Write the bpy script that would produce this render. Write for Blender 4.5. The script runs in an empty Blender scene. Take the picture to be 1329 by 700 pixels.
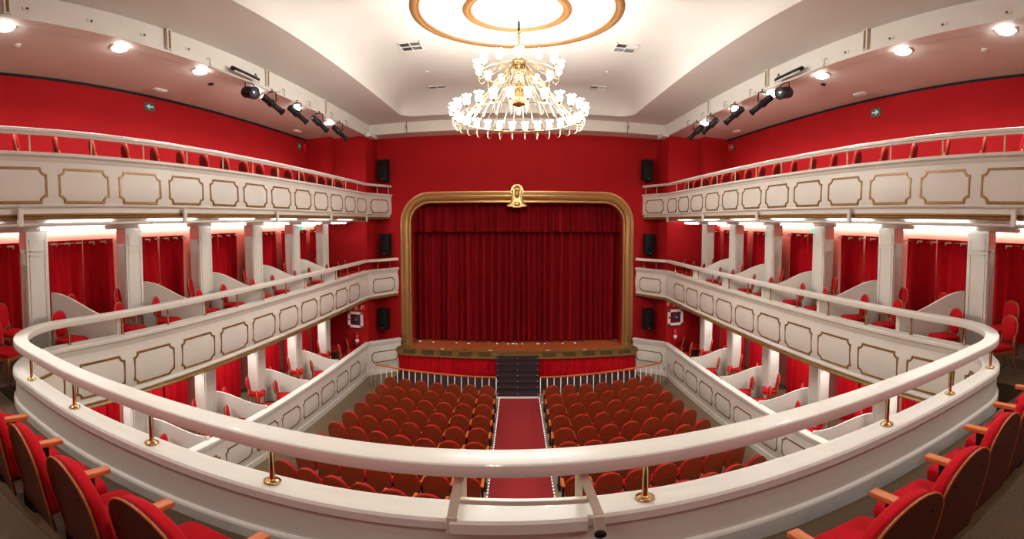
import bpy, bmesh, math, random
from math import pi, sin, cos, tan, atan2, hypot, radians as R
from mathutils import Vector, Matrix
random.seed(7)
C = bpy.context.scene.collection

# ---------------------------------------------------------------- materials
def mat(name, col, rough=.5, metal=0., noise=0., nscale=6., bump=0., bscale=60., sheen=0., coat=0., emis=None, estr=0., stretch=None, spec=.5):
    m = bpy.data.materials.new(name); m.use_nodes = True
    nt = m.node_tree; b = nt.nodes['Principled BSDF']
    b.inputs['Base Color'].default_value = (*col, 1)
    b.inputs['Roughness'].default_value = rough
    b.inputs['Metallic'].default_value = metal
    b.inputs['Specular IOR Level'].default_value = spec
    if sheen:
        b.inputs['Sheen Weight'].default_value = sheen
        b.inputs['Sheen Tint'].default_value = (*[min(1, c*3+.1) for c in col], 1)
    if coat: b.inputs['Coat Weight'].default_value = coat
    if emis:
        b.inputs['Emission Color'].default_value = (*emis, 1); b.inputs['Emission Strength'].default_value = estr
    if noise or bump:
        tc = nt.nodes.new('ShaderNodeTexCoord'); mp = nt.nodes.new('ShaderNodeMapping')
        nt.links.new(tc.outputs['Object'], mp.inputs['Vector'])
        if stretch: mp.inputs['Scale'].default_value = stretch
    if noise:
        n = nt.nodes.new('ShaderNodeTexNoise'); n.inputs['Scale'].default_value = nscale; n.inputs['Detail'].default_value = 6
        nt.links.new(mp.outputs[0], n.inputs['Vector'])
        r = nt.nodes.new('ShaderNodeValToRGB')
        r.color_ramp.elements[0].position = .3; r.color_ramp.elements[1].position = .7
        r.color_ramp.elements[0].color = (*[c*(1-noise) for c in col], 1)
        r.color_ramp.elements[1].color = (*[min(1, c*(1+noise*.6)) for c in col], 1)
        nt.links.new(n.outputs['Fac'], r.inputs['Fac']); nt.links.new(r.outputs['Color'], b.inputs['Base Color'])
    if bump:
        n2 = nt.nodes.new('ShaderNodeTexNoise'); n2.inputs['Scale'].default_value = bscale; n2.inputs['Detail'].default_value = 3
        nt.links.new(mp.outputs[0], n2.inputs['Vector'])
        bp = nt.nodes.new('ShaderNodeBump'); bp.inputs['Strength'].default_value = bump; bp.inputs['Distance'].default_value = .01
        nt.links.new(n2.outputs['Fac'], bp.inputs['Height']); nt.links.new(bp.outputs[0], b.inputs['Normal'])
    return m
M = dict(
 white=mat('cream_paint', (.80, .785, .71), .42, noise=.035, nscale=2.5, bump=.06, bscale=25),
 gloss=mat('gloss_white_paint', (.79, .775, .695), .36, noise=.03, nscale=3, coat=.15),
 ceil=mat('ceiling_plaster', (.68, .65, .595), .7, noise=.03, nscale=1.2, bump=.05, bscale=4),
 soffit=mat('soffit_plaster', (.76, .69, .63), .7, noise=.03, nscale=1.5, spec=.2),
 red=mat('red_wall_paint', (.41, .008, .011), .75, noise=.06, nscale=1.5, bump=.08, bscale=120, spec=.15),
 pink=mat('pink_lit_wall', (.85, .33, .26), .7, noise=.03, spec=.2),  # pink holds the strong light on the wall behind the curtains
 gold=mat('gold_leaf', (.66, .44, .18), .34, metal=.85, noise=.05, nscale=12),
 goldline=mat('gold_moulding_paint', (.29, .16, .045), .4, metal=.35, noise=.15, nscale=14),
 ringgold=mat('ceiling_ring_gilt', (.33, .16, .05), .4, metal=.25, noise=.15, nscale=12),
 brass=mat('polished_brass', (.62, .42, .18), .2, metal=1.),
 brassw=mat('pale_brass', (.62, .47, .24), .22, metal=1.),
 velvet=mat('red_velvet_drape', (.56, .003, .011), .8, noise=.10, nscale=4, sheen=.12, spec=.15),
 stagevelvet=mat('dark_red_stage_velvet', (.215, .0005, .004), .75, noise=.2, nscale=2, sheen=.06, stretch=(3, 3, .4), spec=.15),
 fabric=mat('red_upholstery', (.47, .003, .009), .85, noise=.06, nscale=20, bump=.15, bscale=300, sheen=.1, spec=.15),
 shell=mat('mahogany_shell', (.285, .050, .013), .4, noise=.22, nscale=5, coat=.08, stretch=(1, 1, 5)),
 shelldark=mat('dark_mahogany_shell', (.085, .010, .004), .42, noise=.3, nscale=5, spec=.3, stretch=(1, 1, 5)),
 orange=mat('orange_lacquered_wood', (.56, .13, .024), .35, noise=.2, nscale=10, stretch=(8, 1, 1)),
 wood=mat('beech_chair_wood', (.42, .13, .045), .4, noise=.2, nscale=10, stretch=(6, 6, 1)),
 chairback=mat('dark_red_chair_rear', (.085, .006, .006), .5, spec=.3),
 ivory=mat('ivory_gilt_post', (.80, .68, .46), .4, metal=.3),
 black=mat('black_metal', (.008, .008, .010), .45, spec=.3),
 blackp=mat('black_plastic', (.008, .009, .011), .6, spec=.2),
 grey=mat('grey_louvre_metal', (.30, .30, .31), .45, metal=.3),
 greyw=mat('light_grey_metal', (.72, .72, .72), .4),
 carpet=mat('beige_brown_carpet', (.27, .20, .125), .95, noise=.18, nscale=40, bump=.5, bscale=500),
 carpetdark=mat('brown_carpet', (.15, .10, .055), .95, noise=.22, nscale=60, bump=.6, bscale=500),
 runner=mat('red_aisle_carpet', (.27, .009, .012), .9, noise=.12, nscale=30, bump=.4, bscale=400),
 stage=mat('stage_floor_boards', (.46, .10, .025), .5, noise=.35, nscale=3, stretch=(.5, 9, 1)),
 stagedark=mat('dark_stage_interior', (.012, .006, .006), .8),
 trimwood=mat('bronze_painted_trim', (.24, .125, .035), .45, noise=.2, nscale=8),
 trimdark=mat('dark_bronze_cartouche', (.105, .058, .020), .5, noise=.25, nscale=8),
 steps=mat('dark_purple_step_carpet', (.022, .007, .010), .7, noise=.3, nscale=8, stretch=(.3, 8, 8)),
 pit=mat('shaded_pit_floor', (.03, .015, .016), .8),
 green=mat('green_sign_plastic', (.0, .14, .10), .4),
 teal=mat('lit_teal_exit_sign', (.0, .4, .3), .4, emis=(0, .8, .5), estr=1.2),
 signred=mat('red_sign_plastic', (.75, .01, .01), .4),
 extred=mat('extinguisher_red', (.70, .012, .012), .25, coat=.5),
 signwhite=mat('white_sign_print', (.85, .85, .83), .4),
 glassred=mat('dark_red_cabinet_glass', (.16, .01, .012), .15, coat=.5),
 hose=mat('dark_blue_hose', (.02, .025, .04), .5),
 silver=mat('brushed_silver', (.7, .7, .7), .3, metal=.9),
 champagne=mat('champagne_gate_metal', (.74, .69, .56), .35, metal=.15),
 spotglass=mat('lens_glass', (.18, .22, .27), .1, metal=.4),
 shade=mat('glowing_tulip_glass', (1, .97, .93), .3, emis=(1, .955, .90), estr=11),
 lamp=mat('glowing_downlight_glass', (1, 1, 1), .3, emis=(1, .98, .95), estr=30),
 strip=mat('glowing_tube', (1, 1, 1), .3, emis=(1, .99, .97), estr=16),
 led=mat('warm_led_strip', (1, 1, 1), .3, emis=(1, .95, .9), estr=15),
 dot=mat('aisle_led_dots', (1, 1, 1), .3, emis=(1, .85, .85), estr=1.6),
 blue=mat('blue_white_floor_spot', (1, 1, 1), .3, emis=(.45, .65, 1), estr=.9),
)

# ---------------------------------------------------------------- mesh builder
class MB:
    def __init__(s): s.v = []; s.f = []; s.s = []
    def add(s, vs, fs, smooth=False, T=None):
        o = len(s.v)
        s.v += [tuple(T @ Vector(p)) if T else tuple(p) for p in vs]
        s.f += [tuple(i+o for i in f) for f in fs]; s.s += [smooth]*len(fs); return s
    def box(s, x0, x1, y0, y1, z0, z1, T=None):
        x0, x1 = min(x0, x1), max(x0, x1)
        v = [(x, y, z) for x in (x0, x1) for y in (y0, y1) for z in (z0, z1)]
        return s.add(v, [(0, 1, 3, 2), (4, 6, 7, 5), (0, 4, 5, 1), (2, 3, 7, 6), (0, 2, 6, 4), (1, 5, 7, 3)], False, T)
    def cbox(s, c, d, b=.01, seg=2, T=None):
        bm = bmesh.new(); bmesh.ops.create_cube(bm, size=1, matrix=Matrix.Translation(c) @ Matrix.Diagonal((*d, 1)))
        bmesh.ops.bevel(bm, geom=bm.edges[:], offset=b, segments=seg, affect='EDGES', profile=.7)
        bm.verts.ensure_lookup_table()
        vs = [v.co[:] for v in bm.verts]; fs = [tuple(v.index for v in f.verts) for f in bm.faces]; bm.free()
        return s.add(vs, fs, seg > 1, T)
    def tube(s, pts, r, n=8, cap=True, T=None, flat=1.):
        pts = [Vector(p) for p in pts]; m = len(pts); rs = r if isinstance(r, (list, tuple)) else [r]*m
        vs = []; fs = []; up = None
        for i in range(m):
            t = (pts[min(i+1, m-1)]-pts[max(i-1, 0)]).normalized()
            if up is None:
                up = Vector((0, 0, 1)) if abs(t.z) < .9 else Vector((1, 0, 0))
            a = t.cross(up).normalized(); up = a.cross(t).normalized()
            for k in range(n):
                w = 2*pi*k/n; vs.append(pts[i]+a*cos(w)*rs[i]+up*sin(w)*rs[i]*flat)
        for i in range(m-1):
            for k in range(n):
                fs.append((i*n+k, i*n+(k+1) % n, (i+1)*n+(k+1) % n, (i+1)*n+k))
        if cap: fs += [tuple(range(n))[::-1], tuple((m-1)*n+k for k in range(n))]
        return s.add(vs, fs, True, T)
    def lathe(s, prof, c=(0, 0, 0), n=20, T=None):
        vs = []; fs = []
        for r, z in prof:
            for k in range(n):
                w = 2*pi*k/n; vs.append((c[0]+r*cos(w), c[1]+r*sin(w), c[2]+z))
        m = len(prof)
        for i in range(m-1):
            for k in range(n): fs.append((i*n+k, i*n+(k+1) % n, (i+1)*n+(k+1) % n, (i+1)*n+k))
        if prof[0][0] > 1e-6: fs.append(tuple(range(n))[::-1])
        if prof[-1][0] > 1e-6: fs.append(tuple((m-1)*n+k for k in range(n)))
        return s.add(vs, fs, True, T)
    def sweep(s, path, prof, smooth=False, cap=True, T=None, closed=False):
        P = [Vector(p[:2]) for p in path]; m = len(P); n = len(prof); vs = []; fs = []
        for i in range(m):
            if closed: a = (P[i]-P[i-1]).normalized(); b = (P[(i+1) % m]-P[i]).normalized()
            else:
                a = (P[i]-P[i-1]).normalized() if i else (P[1]-P[0]).normalized()
                b = (P[i+1]-P[i]).normalized() if i < m-1 else a
            na = Vector((-a.y, a.x)); nb = Vector((-b.y, b.x)); q = (na+nb).normalized(); q = q/max(.3, q.dot(na))
            for o, z in prof: vs.append((P[i].x+q.x*o, P[i].y+q.y*o, z))
        for i in range(m if closed else m-1):
            j = (i+1) % m
            for k in range(n): fs.append((i*n+k, i*n+(k+1) % n, j*n+(k+1) % n, j*n+k))
        if cap and not closed: fs += [tuple(range(n))[::-1], tuple((m-1)*n+k for k in range(n))]
        return s.add(vs, fs, smooth, T)
    def slab(s, outline, layers, T=None, smooth=True):
        """outline: list of (u,w); layers: list of (depth, scale) -> closed cushion-like solid, points (u, depth, w)"""
        cu = sum(p[0] for p in outline)/len(outline); cw = sum(p[1] for p in outline)/len(outline); n = len(outline); vs = []; fs = []
        for d, k in layers:
            for u, w in outline: vs.append((cu+(u-cu)*k, d, cw+(w-cw)*k))
        m = len(layers)
        for i in range(m-1):
            for k in range(n): fs.append((i*n+k, i*n+(k+1) % n, (i+1)*n+(k+1) % n, (i+1)*n+k))
        fs += [tuple(range(n))[::-1], tuple((m-1)*n+k for k in range(n))]
        return s.add(vs, fs, smooth, T)
    def grid(s, fn, nu, nv, smooth=True, T=None):
        vs = [fn(i/nu, j/nv) for i in range(nu+1) for j in range(nv+1)]
        fs = [(i*(nv+1)+j, (i+1)*(nv+1)+j, (i+1)*(nv+1)+j+1, i*(nv+1)+j+1) for i in range(nu) for j in range(nv)]
        return s.add(vs, fs, smooth, T)
    def build(s, name, m, parent=None, org=None, recalc=True):
        if org is not None: s.v = [(p[0]-org[0], p[1]-org[1], p[2]-org[2]) for p in s.v]
        me = bpy.data.meshes.new(name); me.from_pydata(s.v, [], s.f); me.polygons.foreach_set('use_smooth', s.s)
        if recalc:
            bm = bmesh.new(); bm.from_mesh(me); bmesh.ops.recalc_face_normals(bm, faces=bm.faces); bm.to_mesh(me); bm.free()
        me.materials.append(M[m]); me.update()
        o = bpy.data.objects.new(name, me); C.objects.link(o)
        if parent: o.parent = parent
        return o
def thing(name, label, cat, loc=(0, 0, 0), rz=0, group=None):
    o = bpy.data.objects.new(name, None); C.objects.link(o); o.location = loc; o.rotation_euler = (0, 0, rz)
    o.empty_display_size = .1
    o['label'] = label; o['category'] = cat
    if group: o['group'] = group
    return o
def tag(o, label, cat, group=None, kind=None):
    o['label'] = label; o['category'] = cat
    if group: o['group'] = group
    if kind: o['kind'] = kind
    return o
def struct(o, label=None):
    o['kind'] = 'structure'
    if label: o['label'] = label
    return o
KIDS = {}
def dup(root, loc, rz=0, label=None, group=None, sc=None):
    def cp(o, par):
        c = o.copy(); C.objects.link(c); c.parent = par
        for ch in o.children_recursive if False else [x for x in KIDS.setdefault(o.name, list(o.children))]: cp(ch, c)
        return c
    r = cp(root, None); r.location = loc; r.rotation_euler = (0, 0, rz)
    if label: r['label'] = label
    if group: r['group'] = group
    if sc: r.scale = sc
    return r
class Proto:
    """the first placement uses the source itself, the others are copies"""
    def __init__(s, root): s.root = root; s.used = False
    def put(s, loc, rz, label, group):
        if not s.used:
            s.used = True; r = s.root; KIDS.setdefault(r.name, list(r.children)); r.location = loc; r.rotation_euler = (0, 0, rz); r['label'] = label; r['group'] = group; return r
        return dup(s.root, loc, rz, label, group)
ORD = ['first', 'second', 'third', 'fourth', 'fifth', 'sixth', 'seventh', 'eighth', 'ninth', 'tenth', 'eleventh', 'twelfth', 'thirteenth', 'fourteenth', 'fifteenth', 'sixteenth', 'seventeenth', 'eighteenth', 'nineteenth', 'twentieth']
def catmull(P, n=8):
    out = []
    for i in range(len(P)-1):
        p0, p1, p2, p3 = [Vector(P[min(max(j, 0), len(P)-1)]) for j in (i-1, i, i+1, i+2)]
        for k in range(n):
            t = k/n; out.append(tuple(.5*((2*p1)+(p2-p0)*t+(2*p0-5*p1+4*p2-p3)*t*t+(3*p1-p0-3*p2+p3)*t**3)))
    return out+[tuple(P[-1])]

# ---------------------------------------------------------------- levels (metres above the stalls floor)
ZLB, ZMB, ZUB = .63, 3.35, 5.97          # floors of lower boxes, balcony and upper gallery
WX, PX, CX = 7.0, 5.85, 6.68             # side wall, pillar face, curtain plane
YE = 13.4                                 # wall at the end of the boxes
YP = 14.6                                 # proscenium wall
YB = -4.0                                 # wall behind the camera
PL = [2.5+1.86*i for i in range(6)]; PR = [2.83+1.85*i for i in range(6)]
PIL = {-1: [PL[0]-1.86]+PL, 1: [PR[0]-1.85]+PR}
SN = {-1: 'left', 1: 'right'}

# ---------------------------------------------------------------- room shell
struct(MB().box(-5, 5, YB, 14.3, -.2, 0).build('floor', 'carpet'))
for sg in (-1, 1):
    struct(MB().box(5.06*sg, WX*sg, YB, YE, 0, ZLB).build('floor', 'carpet'))
    struct(MB().box(5.02*sg, WX*sg, YB, YE, 2.80, ZMB).build('floor', 'carpetdark'))
    # upper gallery floor slab with stepped, painted underside
    g = MB()
    prof = [(5.02*sg, 5.57), (5.32*sg, 5.555), (5.55*sg, 5.47), (5.83*sg, 5.40), (WX*sg, 5.40), (WX*sg, ZUB), (5.02*sg, ZUB)]
    n = len(prof)
    g.add([(x, y, z) for y in (YB, YE) for x, z in prof], [tuple(range(n)), tuple(range(2*n-1, n-1, -1))]+[(k, (k+1) % n, n+(k+1) % n, n+k) for k in range(n)])
    struct(g.build('floor', 'gloss'))
    struct(MB().box(5.05*sg, (WX-.02)*sg, YB, YE-.02, ZUB, ZUB+.015).build('floor', 'carpetdark'))
    # side walls
    struct(MB().box(WX*sg, (WX+.2)*sg, YB, YP, ZUB-.1, 8.36).build('wall_'+SN[sg], 'red'))
    struct(MB().box(WX*sg, (WX+.2)*sg, YB, YP, 0, ZUB-.1).build('wall_'+SN[sg], 'pink'))  # lower wall coloured as if brightly lit
    struct(MB().box((WX+.03)*sg, (WX+.2)*sg, YB, YP, 8.36, 8.5).build('gap_shadow_1', 'black'))  # black strip paints the shadow in the gap below the soffit
    # wall closing the boxes beside the stage
    struct(MB().box(5.0*sg, WX*sg, YE, YP, 0, 8.43).build('wall_front', 'red'))
    struct(MB().box(6.1*sg, WX*sg, YE-.45, YE-.002, ZUB, 8.43).build('wall_front', 'red'))
    struct(MB().box(6.22*sg, 6.75*sg, YE-.475, YE-.451, ZUB, 7.75).build('door_1', 'red'))
    # soffit and beam above the upper gallery
    struct(MB().box(5.0*sg, (WX+.02)*sg, YB, YE+.02, 8.43, 8.5).build('ceiling', 'soffit'))
    b = MB().box(4.985*sg, 5.16*sg, YB, 13.74, 8.425, 8.9); b.box(4.955*sg, 5.17*sg, YB, 13.74, 8.41, 8.455)
    struct(b.build('trim_2', 'white'))
    for y in (-.8, 2.0, 4.7, 7.5, 10.25):
        struct(MB().box(4.93*sg, 4.99*sg, y-.05, y+.05, 8.46, 8.875).build('trim_3', 'gloss'))
        struct(MB().box(4.925*sg, 4.93*sg, y-.02, y+.02, 8.48, 8.85).build('trim_4', 'goldline'))
struct(MB().box(-WX-.2, WX+.2, YB-.2, YB, 0, 9).build('wall_back', 'red'))
# balcony floor behind the front parapet, raised step under the rear rows
struct(MB().box(-5.02, 5.02, YB, 1.0, 2.80, ZMB).build('floor', 'carpetdark'))
struct(MB().box(-5.02, -2.5, 1.0, 1.66, 2.80, ZMB).build('floor', 'carpetdark'))
struct(MB().box(-2.5, 5.02, 1.0, 1.80, 2.80, ZMB).build('floor', 'carpetdark'))
pe = [(-4.4, .62), (-3.4, .76), (-2.66, .86), (-1.9, .91), (-.6, .96), (.8, .99), (2.2, 1.02), (3.4, 1.03), (4.4, 1.0)]
pf = [(-4.4, YB+.01)]+pe+[(4.4, YB+.01)]; n = len(pf)
struct(MB().add([(x, y, z) for z in (ZMB, ZMB+.15) for x, y in pf], [tuple(range(n)), tuple(range(2*n-1, n-1, -1))]+[(k, (k+1) % n, n+(k+1) % n, n+k) for k in range(n)]).build('floor', 'carpetdark'))
struct(MB().sweep(pe, [(0, ZMB+.10), (.012, ZMB+.10), (.012, ZMB+.16), (-.04, ZMB+.16), (-.04, ZMB+.15), (0, ZMB+.15)]).build('trim_5', 'trimdark'))
for sg in (-1, 1):
    for z in (ZLB, ZMB): struct(MB().box(5.74*sg, (WX-.01)*sg, 1.2 if sg < 0 else 1.5, YE-.01, z, z+.14).build('floor', 'carpetdark'))
# proscenium wall with round-cornered opening
cxs = .0
def opening(hw, zt, r, n=10, x0=0., zb=.95):
    pts = [(x0-hw, zb)]
    for k in range(n+1): w = pi-k*pi/2/n; pts.append((x0-hw+r+r*cos(w), zt-r+r*sin(w)))
    for k in range(n+1): w = pi/2-k*pi/2/n; pts.append((x0+hw-r+r*cos(w), zt-r+r*sin(w)))
    pts.append((x0+hw, zb)); return pts
g = MB()
g.box(-5.08, -3.72, YP, YP+.3, .9, 8.9).box(3.72, 5.08, YP, YP+.3, .9, 8.9).box(-3.72, 3.72, YP, YP+.3, 6.08, 8.9)
for s_ in (-1, 1):
    cr_ = [(s_*(3.72-.68+.68*cos(pi/2*k/12)), 6.08-.68+.68*sin(pi/2*k/12)) for k in range(13)]
    vs = [(x, y, z) for y in (YP, YP+.3) for x, z in cr_+[(s_*3.72, 6.08)]]
    g.add(vs, [(k, k+1, 13) for k in range(12)]+[(14+k, 14+k+1, 27) for k in range(12)]+[(k, k+1, 15+k, 14+k) for k in range(12)])
g.box(-5.08, 5.08, YP, YP+.3, 0, .90)
struct(g.build('wall_front', 'red'))
# stage interior
struct(MB().box(-4.2, 4.2, 14.1, 18, .80, .95).build('floor', 'stage'))
struct(MB().box(-6, 6, 18, 18.1, 0, 9).build('wall_stage', 'stagedark'))
struct(MB().box(-6.1, -6, YP+.3, 18, 0, 9).box(6, 6.1, YP+.3, 18, 0, 9).build('wall_stage', 'stagedark'))
struct(MB().box(-6, 6, YP+.3, 18, 8.9, 9).build('ceiling', 'stagedark'))
struct(MB().box(-4.1, 4.1, 12.5, YP, 0, .006).build('floor', 'pit'))  # thin dark sheet paints the pit's shade onto the floor
# cornice over the proscenium
cor = MB().box(-5.16, 5.16, 13.75, 14.0, 8.52, 8.9)
cor.box(-5.16, 5.16, 13.72, 14.02, 8.50, 8.55)
struct(cor.build('trim_6', 'white'))
struct(MB().box(-5.0, 5.0, 13.99, YP, 8.53, 8.6).box(-5.0, -4.80, YE, 14.0, 8.40, 8.52).box(4.80, 5.0, YE, 14.0, 8.40, 8.52).build('trim_7', 'white'))
# ceiling with the recessed, coved field
yc, zc = 7.55, 8.88
HX, HY, RR = 3.6, 5.50, .5
def rr_hit(a, hx, hy, r):
    d = (cos(a), sin(a)); lo, hi = 0, 20
    def ins(t):
        x, y = abs(d[0]*t), abs(d[1]*t)
        if x > hx or y > hy: return False
        if x > hx-r and y > hy-r: return hypot(x-hx+r, y-hy+r) <= r
        return True
    for _ in range(40):
        mid = (lo+hi)/2
        if ins(mid): lo = mid
        else: hi = mid
    return (d[0]*lo, d[1]*lo)
angs = sorted([2*pi*k/180 for k in range(180)]+[atan2(sy*(HY-RR*q), sx*(HX-RR*(1-q))) % (2*pi) for sx in (-1, 1) for sy in (-1, 1) for q in (0, .1, .2, .3, .4, .5, .6, .7, .8, .9, 1)]
    + [atan2(y-yc, x) % (2*pi) for x in (-5, 5) for y in (YB, 13.8)])
N = len(angs)
def outer_hit(a):
    d = (cos(a), sin(a)); k = min(5/abs(d[0]) if abs(d[0]) > 1e-9 else 1e9, (13.8-yc)/d[1] if d[1] > 1e-9 else 1e9, (YB-yc)/d[1] if d[1] < -1e-9 else 1e9)
    return d[0]*k, d[1]*k
rings = [[(*outer_hit(a), zc) for a in angs], [(*rr_hit(a, HX, HY, RR), zc) for a in angs], [(*rr_hit(a, HX, HY, RR), zc+.045) for a in angs]]
for k in range(1, 11):
    t = k/10*pi/2; ins_ = .95*(1-cos(t)); zz = zc+.045+.62*sin(t)
    rings.append([(*rr_hit(a, HX-ins_, HY-ins_, max(.5, RR+ins_*.4)), zz) for a in angs])
g = MB(); vs = [(x, y+yc, z) for rg in rings for x, y, z in rg]
fs = [(i*N+k, i*N+(k+1) % N, (i+1)*N+(k+1) % N, (i+1)*N+k) for i in range(len(rings)-1) for k in range(N)]
fs.append(tuple((len(rings)-1)*N+k for k in range(N)))
g.add(vs, fs, False)
for i in range(2*N, len(g.s)-1): g.s[i] = True
co = struct(g.build('ceiling', 'ceil', recalc=False))
ZT = zc+.665
struct(MB().box(-7.4, 7.4, YB-.2, 18.2, 9.75, 9.85).build('ceiling', 'ceil'))
# gilt rings on the ceiling
def ring(r0, r1, z, name, label):
    prof = [(r0, z), (r0+.01, z-.03), (r0+.035, z-.035), (r0+.045, z-.02), (r0+.06, z-.045), ((r0+r1)/2+.01, z-.05), (r1-.035, z-.035), (r1-.03, z-.02), (r1-.01, z-.025), (r1, z)]
    n = 96; vs = []; fs = []
    for k in range(n):
        w = 2*pi*k/n
        for r, zz in prof: vs.append((r*cos(w), yc+r*sin(w), zz))
    q = len(prof)
    for k in range(n):
        for j in range(q-1): fs.append((k*q+j, ((k+1) % n)*q+j, ((k+1) % n)*q+j+1, k*q+j+1))
    return tag(MB().add(vs, fs, True).build(name, 'ringgold'), label, 'ceiling moulding')
ring(1.70, 1.87, ZT, 'ceiling_ring', 'large outer gilt moulding ring on the ceiling around the chandelier')
ring(.80, .96, ZT, 'ceiling_ring', 'small inner gilt moulding ring on the ceiling around the chandelier cable')

# ---------------------------------------------------------------- parapets
def arc(cx, cy, r, a0, a1, n=10): return [(cx+r*cos(R(a0+(a1-a0)*k/n)), cy+r*sin(R(a0+(a1-a0)*k/n))) for k in range(n+1)]
def lin(a, b, n): return [(a[0]+(b[0]-a[0])*k/n, a[1]+(b[1]-a[1])*k/n) for k in range(n+1)]
front = catmull([(-4.07, 1.70), (-3.1, 1.70), (-2.2, 1.77), (-1.2, 1.85), (0, 1.92), (1.2, 1.955), (2.3, 1.955), (3.3, 1.945), (4.02, 1.95)], 4)
left_c = [(-5.02, 2.8)]+[(-4.07+.95*cos(w), 2.65+.95*sin(w)) for w in [pi+k*(pi/2)/10 for k in range(11)]]
right_c = [(4.02+1.0*cos(w), 2.95+1.0*sin(w)) for w in [-pi/2+k*pi/2/10 for k in range(11)]]+[(5.02, 3.05)]
mid_path = [(-4.29, YP), (-5.02, YE)]+left_c+front[1:-1]+right_c+[(5.02, YE), (4.29, YP)]
low_path = {-1: [(-4.10, YP-.35), (-5.02, YE), (-5.02, -1)], 1: [(5.02, -1), (5.02, YE), (4.10, YP-.35)]}
up_path = {-1: [(-4.50, YP), (-5.02, YE), (-5.02, YB)], 1: [(5.02, YB), (5.02, YE), (4.50, YP)]}
def along(path, d):
    for a, b in zip(path, path[1:]):
        L = hypot(b[0]-a[0], b[1]-a[1])
        if d <= L or b is path[-1]:
            t = d/L; return (a[0]+(b[0]-a[0])*t, a[1]+(b[1]-a[1])*t), ((b[0]-a[0])/L, (b[1]-a[1])/L)
        d -= L
def plen(path): return sum(hypot(b[0]-a[0], b[1]-a[1]) for a, b in zip(path, path[1:]))
def panel_outline(hw, hh, r, n=4):
    pts = []
    for sx, sz, a0 in ((1, 1, 270), (-1, 1, 0), (-1, -1, 90), (1, -1, 180)):
        # concave notch centred on each corner, walked counter-clockwise
        cx, cz = sx*hw, sz*hh
        seq = [R(a0-90*k/n) for k in range(n+1)]
        pts.append((cx + (0 if sz*sx > 0 else -sx*(r*1.25)), cz - (sz*r*1.25 if sz*sx > 0 else 0)))
        pts += [(cx+r*cos(w), cz+r*sin(w)) for w in seq]
        pts.append((cx - (sx*r*1.25 if sz*sx > 0 else 0), cz - (0 if sz*sx > 0 else sz*r*1.25)))
    return pts
def panel_mesh(path, d, zc_, hw, hh, off, r=.075, w=.022):
    ol = panel_outline(hw, hh, r); n = len(ol); g = MB(); q = []
    for u, z in ol:
        (px, py), (tx, ty) = along(path, d+u); nx, ny = -ty, tx; o = off(z+zc_)
        q.append((Vector((px, py, 0)), Vector((nx, ny, 0)), Vector((tx, ty, 0)), o, z+zc_, u, z))
    vs = []
    for i in range(n):
        P, nn, tt, o, z, u, zz = q[i]; a = q[i-1]; b = q[(i+1) % n]
        e1 = Vector((u-a[5], zz-a[6])); e2 = Vector((b[5]-u, b[6]-zz)); e1.normalize(); e2.normalize()
        m = Vector((-(e1.y+e2.y), e1.x+e2.x)); m = m.normalized() if m.length > 1e-4 else Vector((0, 1)); m = m/max(.5, abs(m.dot(Vector((-e1.y, e1.x)))))
        for s_, dd in ((-w, -.01), (-w*.6, .012), (w*.6, .012), (w, -.01)):
            u2, z2 = u+m.x*s_, z+m.y*s_
            p = P+tt*(m.x*s_)+nn*(o+dd); vs.append((p.x, p.y, z2))
    fs = [(i*4+k, ((i+1) % n)*4+k, ((i+1) % n)*4+k+1, i*4+k+1) for i in range(n) for k in range(3)]
    return g.add(vs, fs, False)
def off_from(prof):
    pr = sorted([(z, n) for n, z in prof])
    def f(z):
        for (a, na), (b, nb) in zip(pr, pr[1:]):
            if a <= z <= b and b > a: return na+(nb-na)*(z-a)/(b-a)
        return pr[-1][1] if z > pr[-1][0] else pr[0][1]
    return f
# balcony (middle tier)
mid_out = [(.085, 3.80), (.10, 3.785), (.10, 3.745), (.085, 3.73), (.06, 3.715), (.05, 3.68), (.03, 3.63), (.035, 3.56), (.055, 3.48), (.072, 3.38), (.078, 3.25), (.072, 3.12), (.055, 3.02), (.035, 2.95), (.03, 2.92), (.06, 2.90), (.068, 2.875), (.05, 2.85), (.03, 2.84), (.03, 2.80)]
mid_in = [(-.06, 2.80), (-.10, 3.35), (-.105, 3.44), (-.098, 3.455), (-.075, 3.465), (-.075, 3.70), (-.09, 3.712), (-.105, 3.73), (-.105, 3.785), (-.09, 3.80)]
T0 = thing('balcony_parapet', 'white balcony front with gold-edged panels sweeping round the middle tier', 'balcony', (0, 1.92, ZMB))
O = (0, 1.92, ZMB)
def sharp(o, deg=24):
    m = o.data
    for p in m.polygons: p.use_smooth = True
    bm = bmesh.new(); bm.from_mesh(m)
    for e in bm.edges:
        if len(e.link_faces) == 2 and e.calc_face_angle(0) > R(deg): e.smooth = False
    bm.to_mesh(m); bm.free(); return o
sharp(MB().sweep(mid_path, mid_out+mid_in).build('parapet_wall', 'white', T0, O))
sharp(MB().sweep(mid_path, [(.035, 2.845), (.07, 2.825), (.085, 2.80), (.07, 2.775), (.0, 2.765), (0, 2.80)]).build('gilt_moulding', 'goldline', T0, O))
mo = off_from([p for p in mid_out if p[1] < 3.7])
Lr = hypot(.73, 1.2)
def dist_side(sg, path, y):  # arc length of a point at depth y on the straight side
    return Lr+(YE-y) if sg < 0 else plen(path)-Lr-(YE-y)
for sg in (-1, 1):
    y0 = 3.18 if sg < 0 else 3.22
    for i in range(10): panel_mesh(mid_path, dist_side(sg, mid_path, y0+.99*i), 3.225, .40, .255, mo).build('panel_moulding', 'goldline', T0, O)
    panel_mesh(mid_path, Lr/2 if sg < 0 else plen(mid_path)-Lr/2, 3.225, .48, .235, mo).build('panel_moulding', 'goldline', T0, O)
dl = dist_side(-1, mid_path, 2.62)
Lf = plen(mid_path)-2*dl
nf = 10
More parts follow.
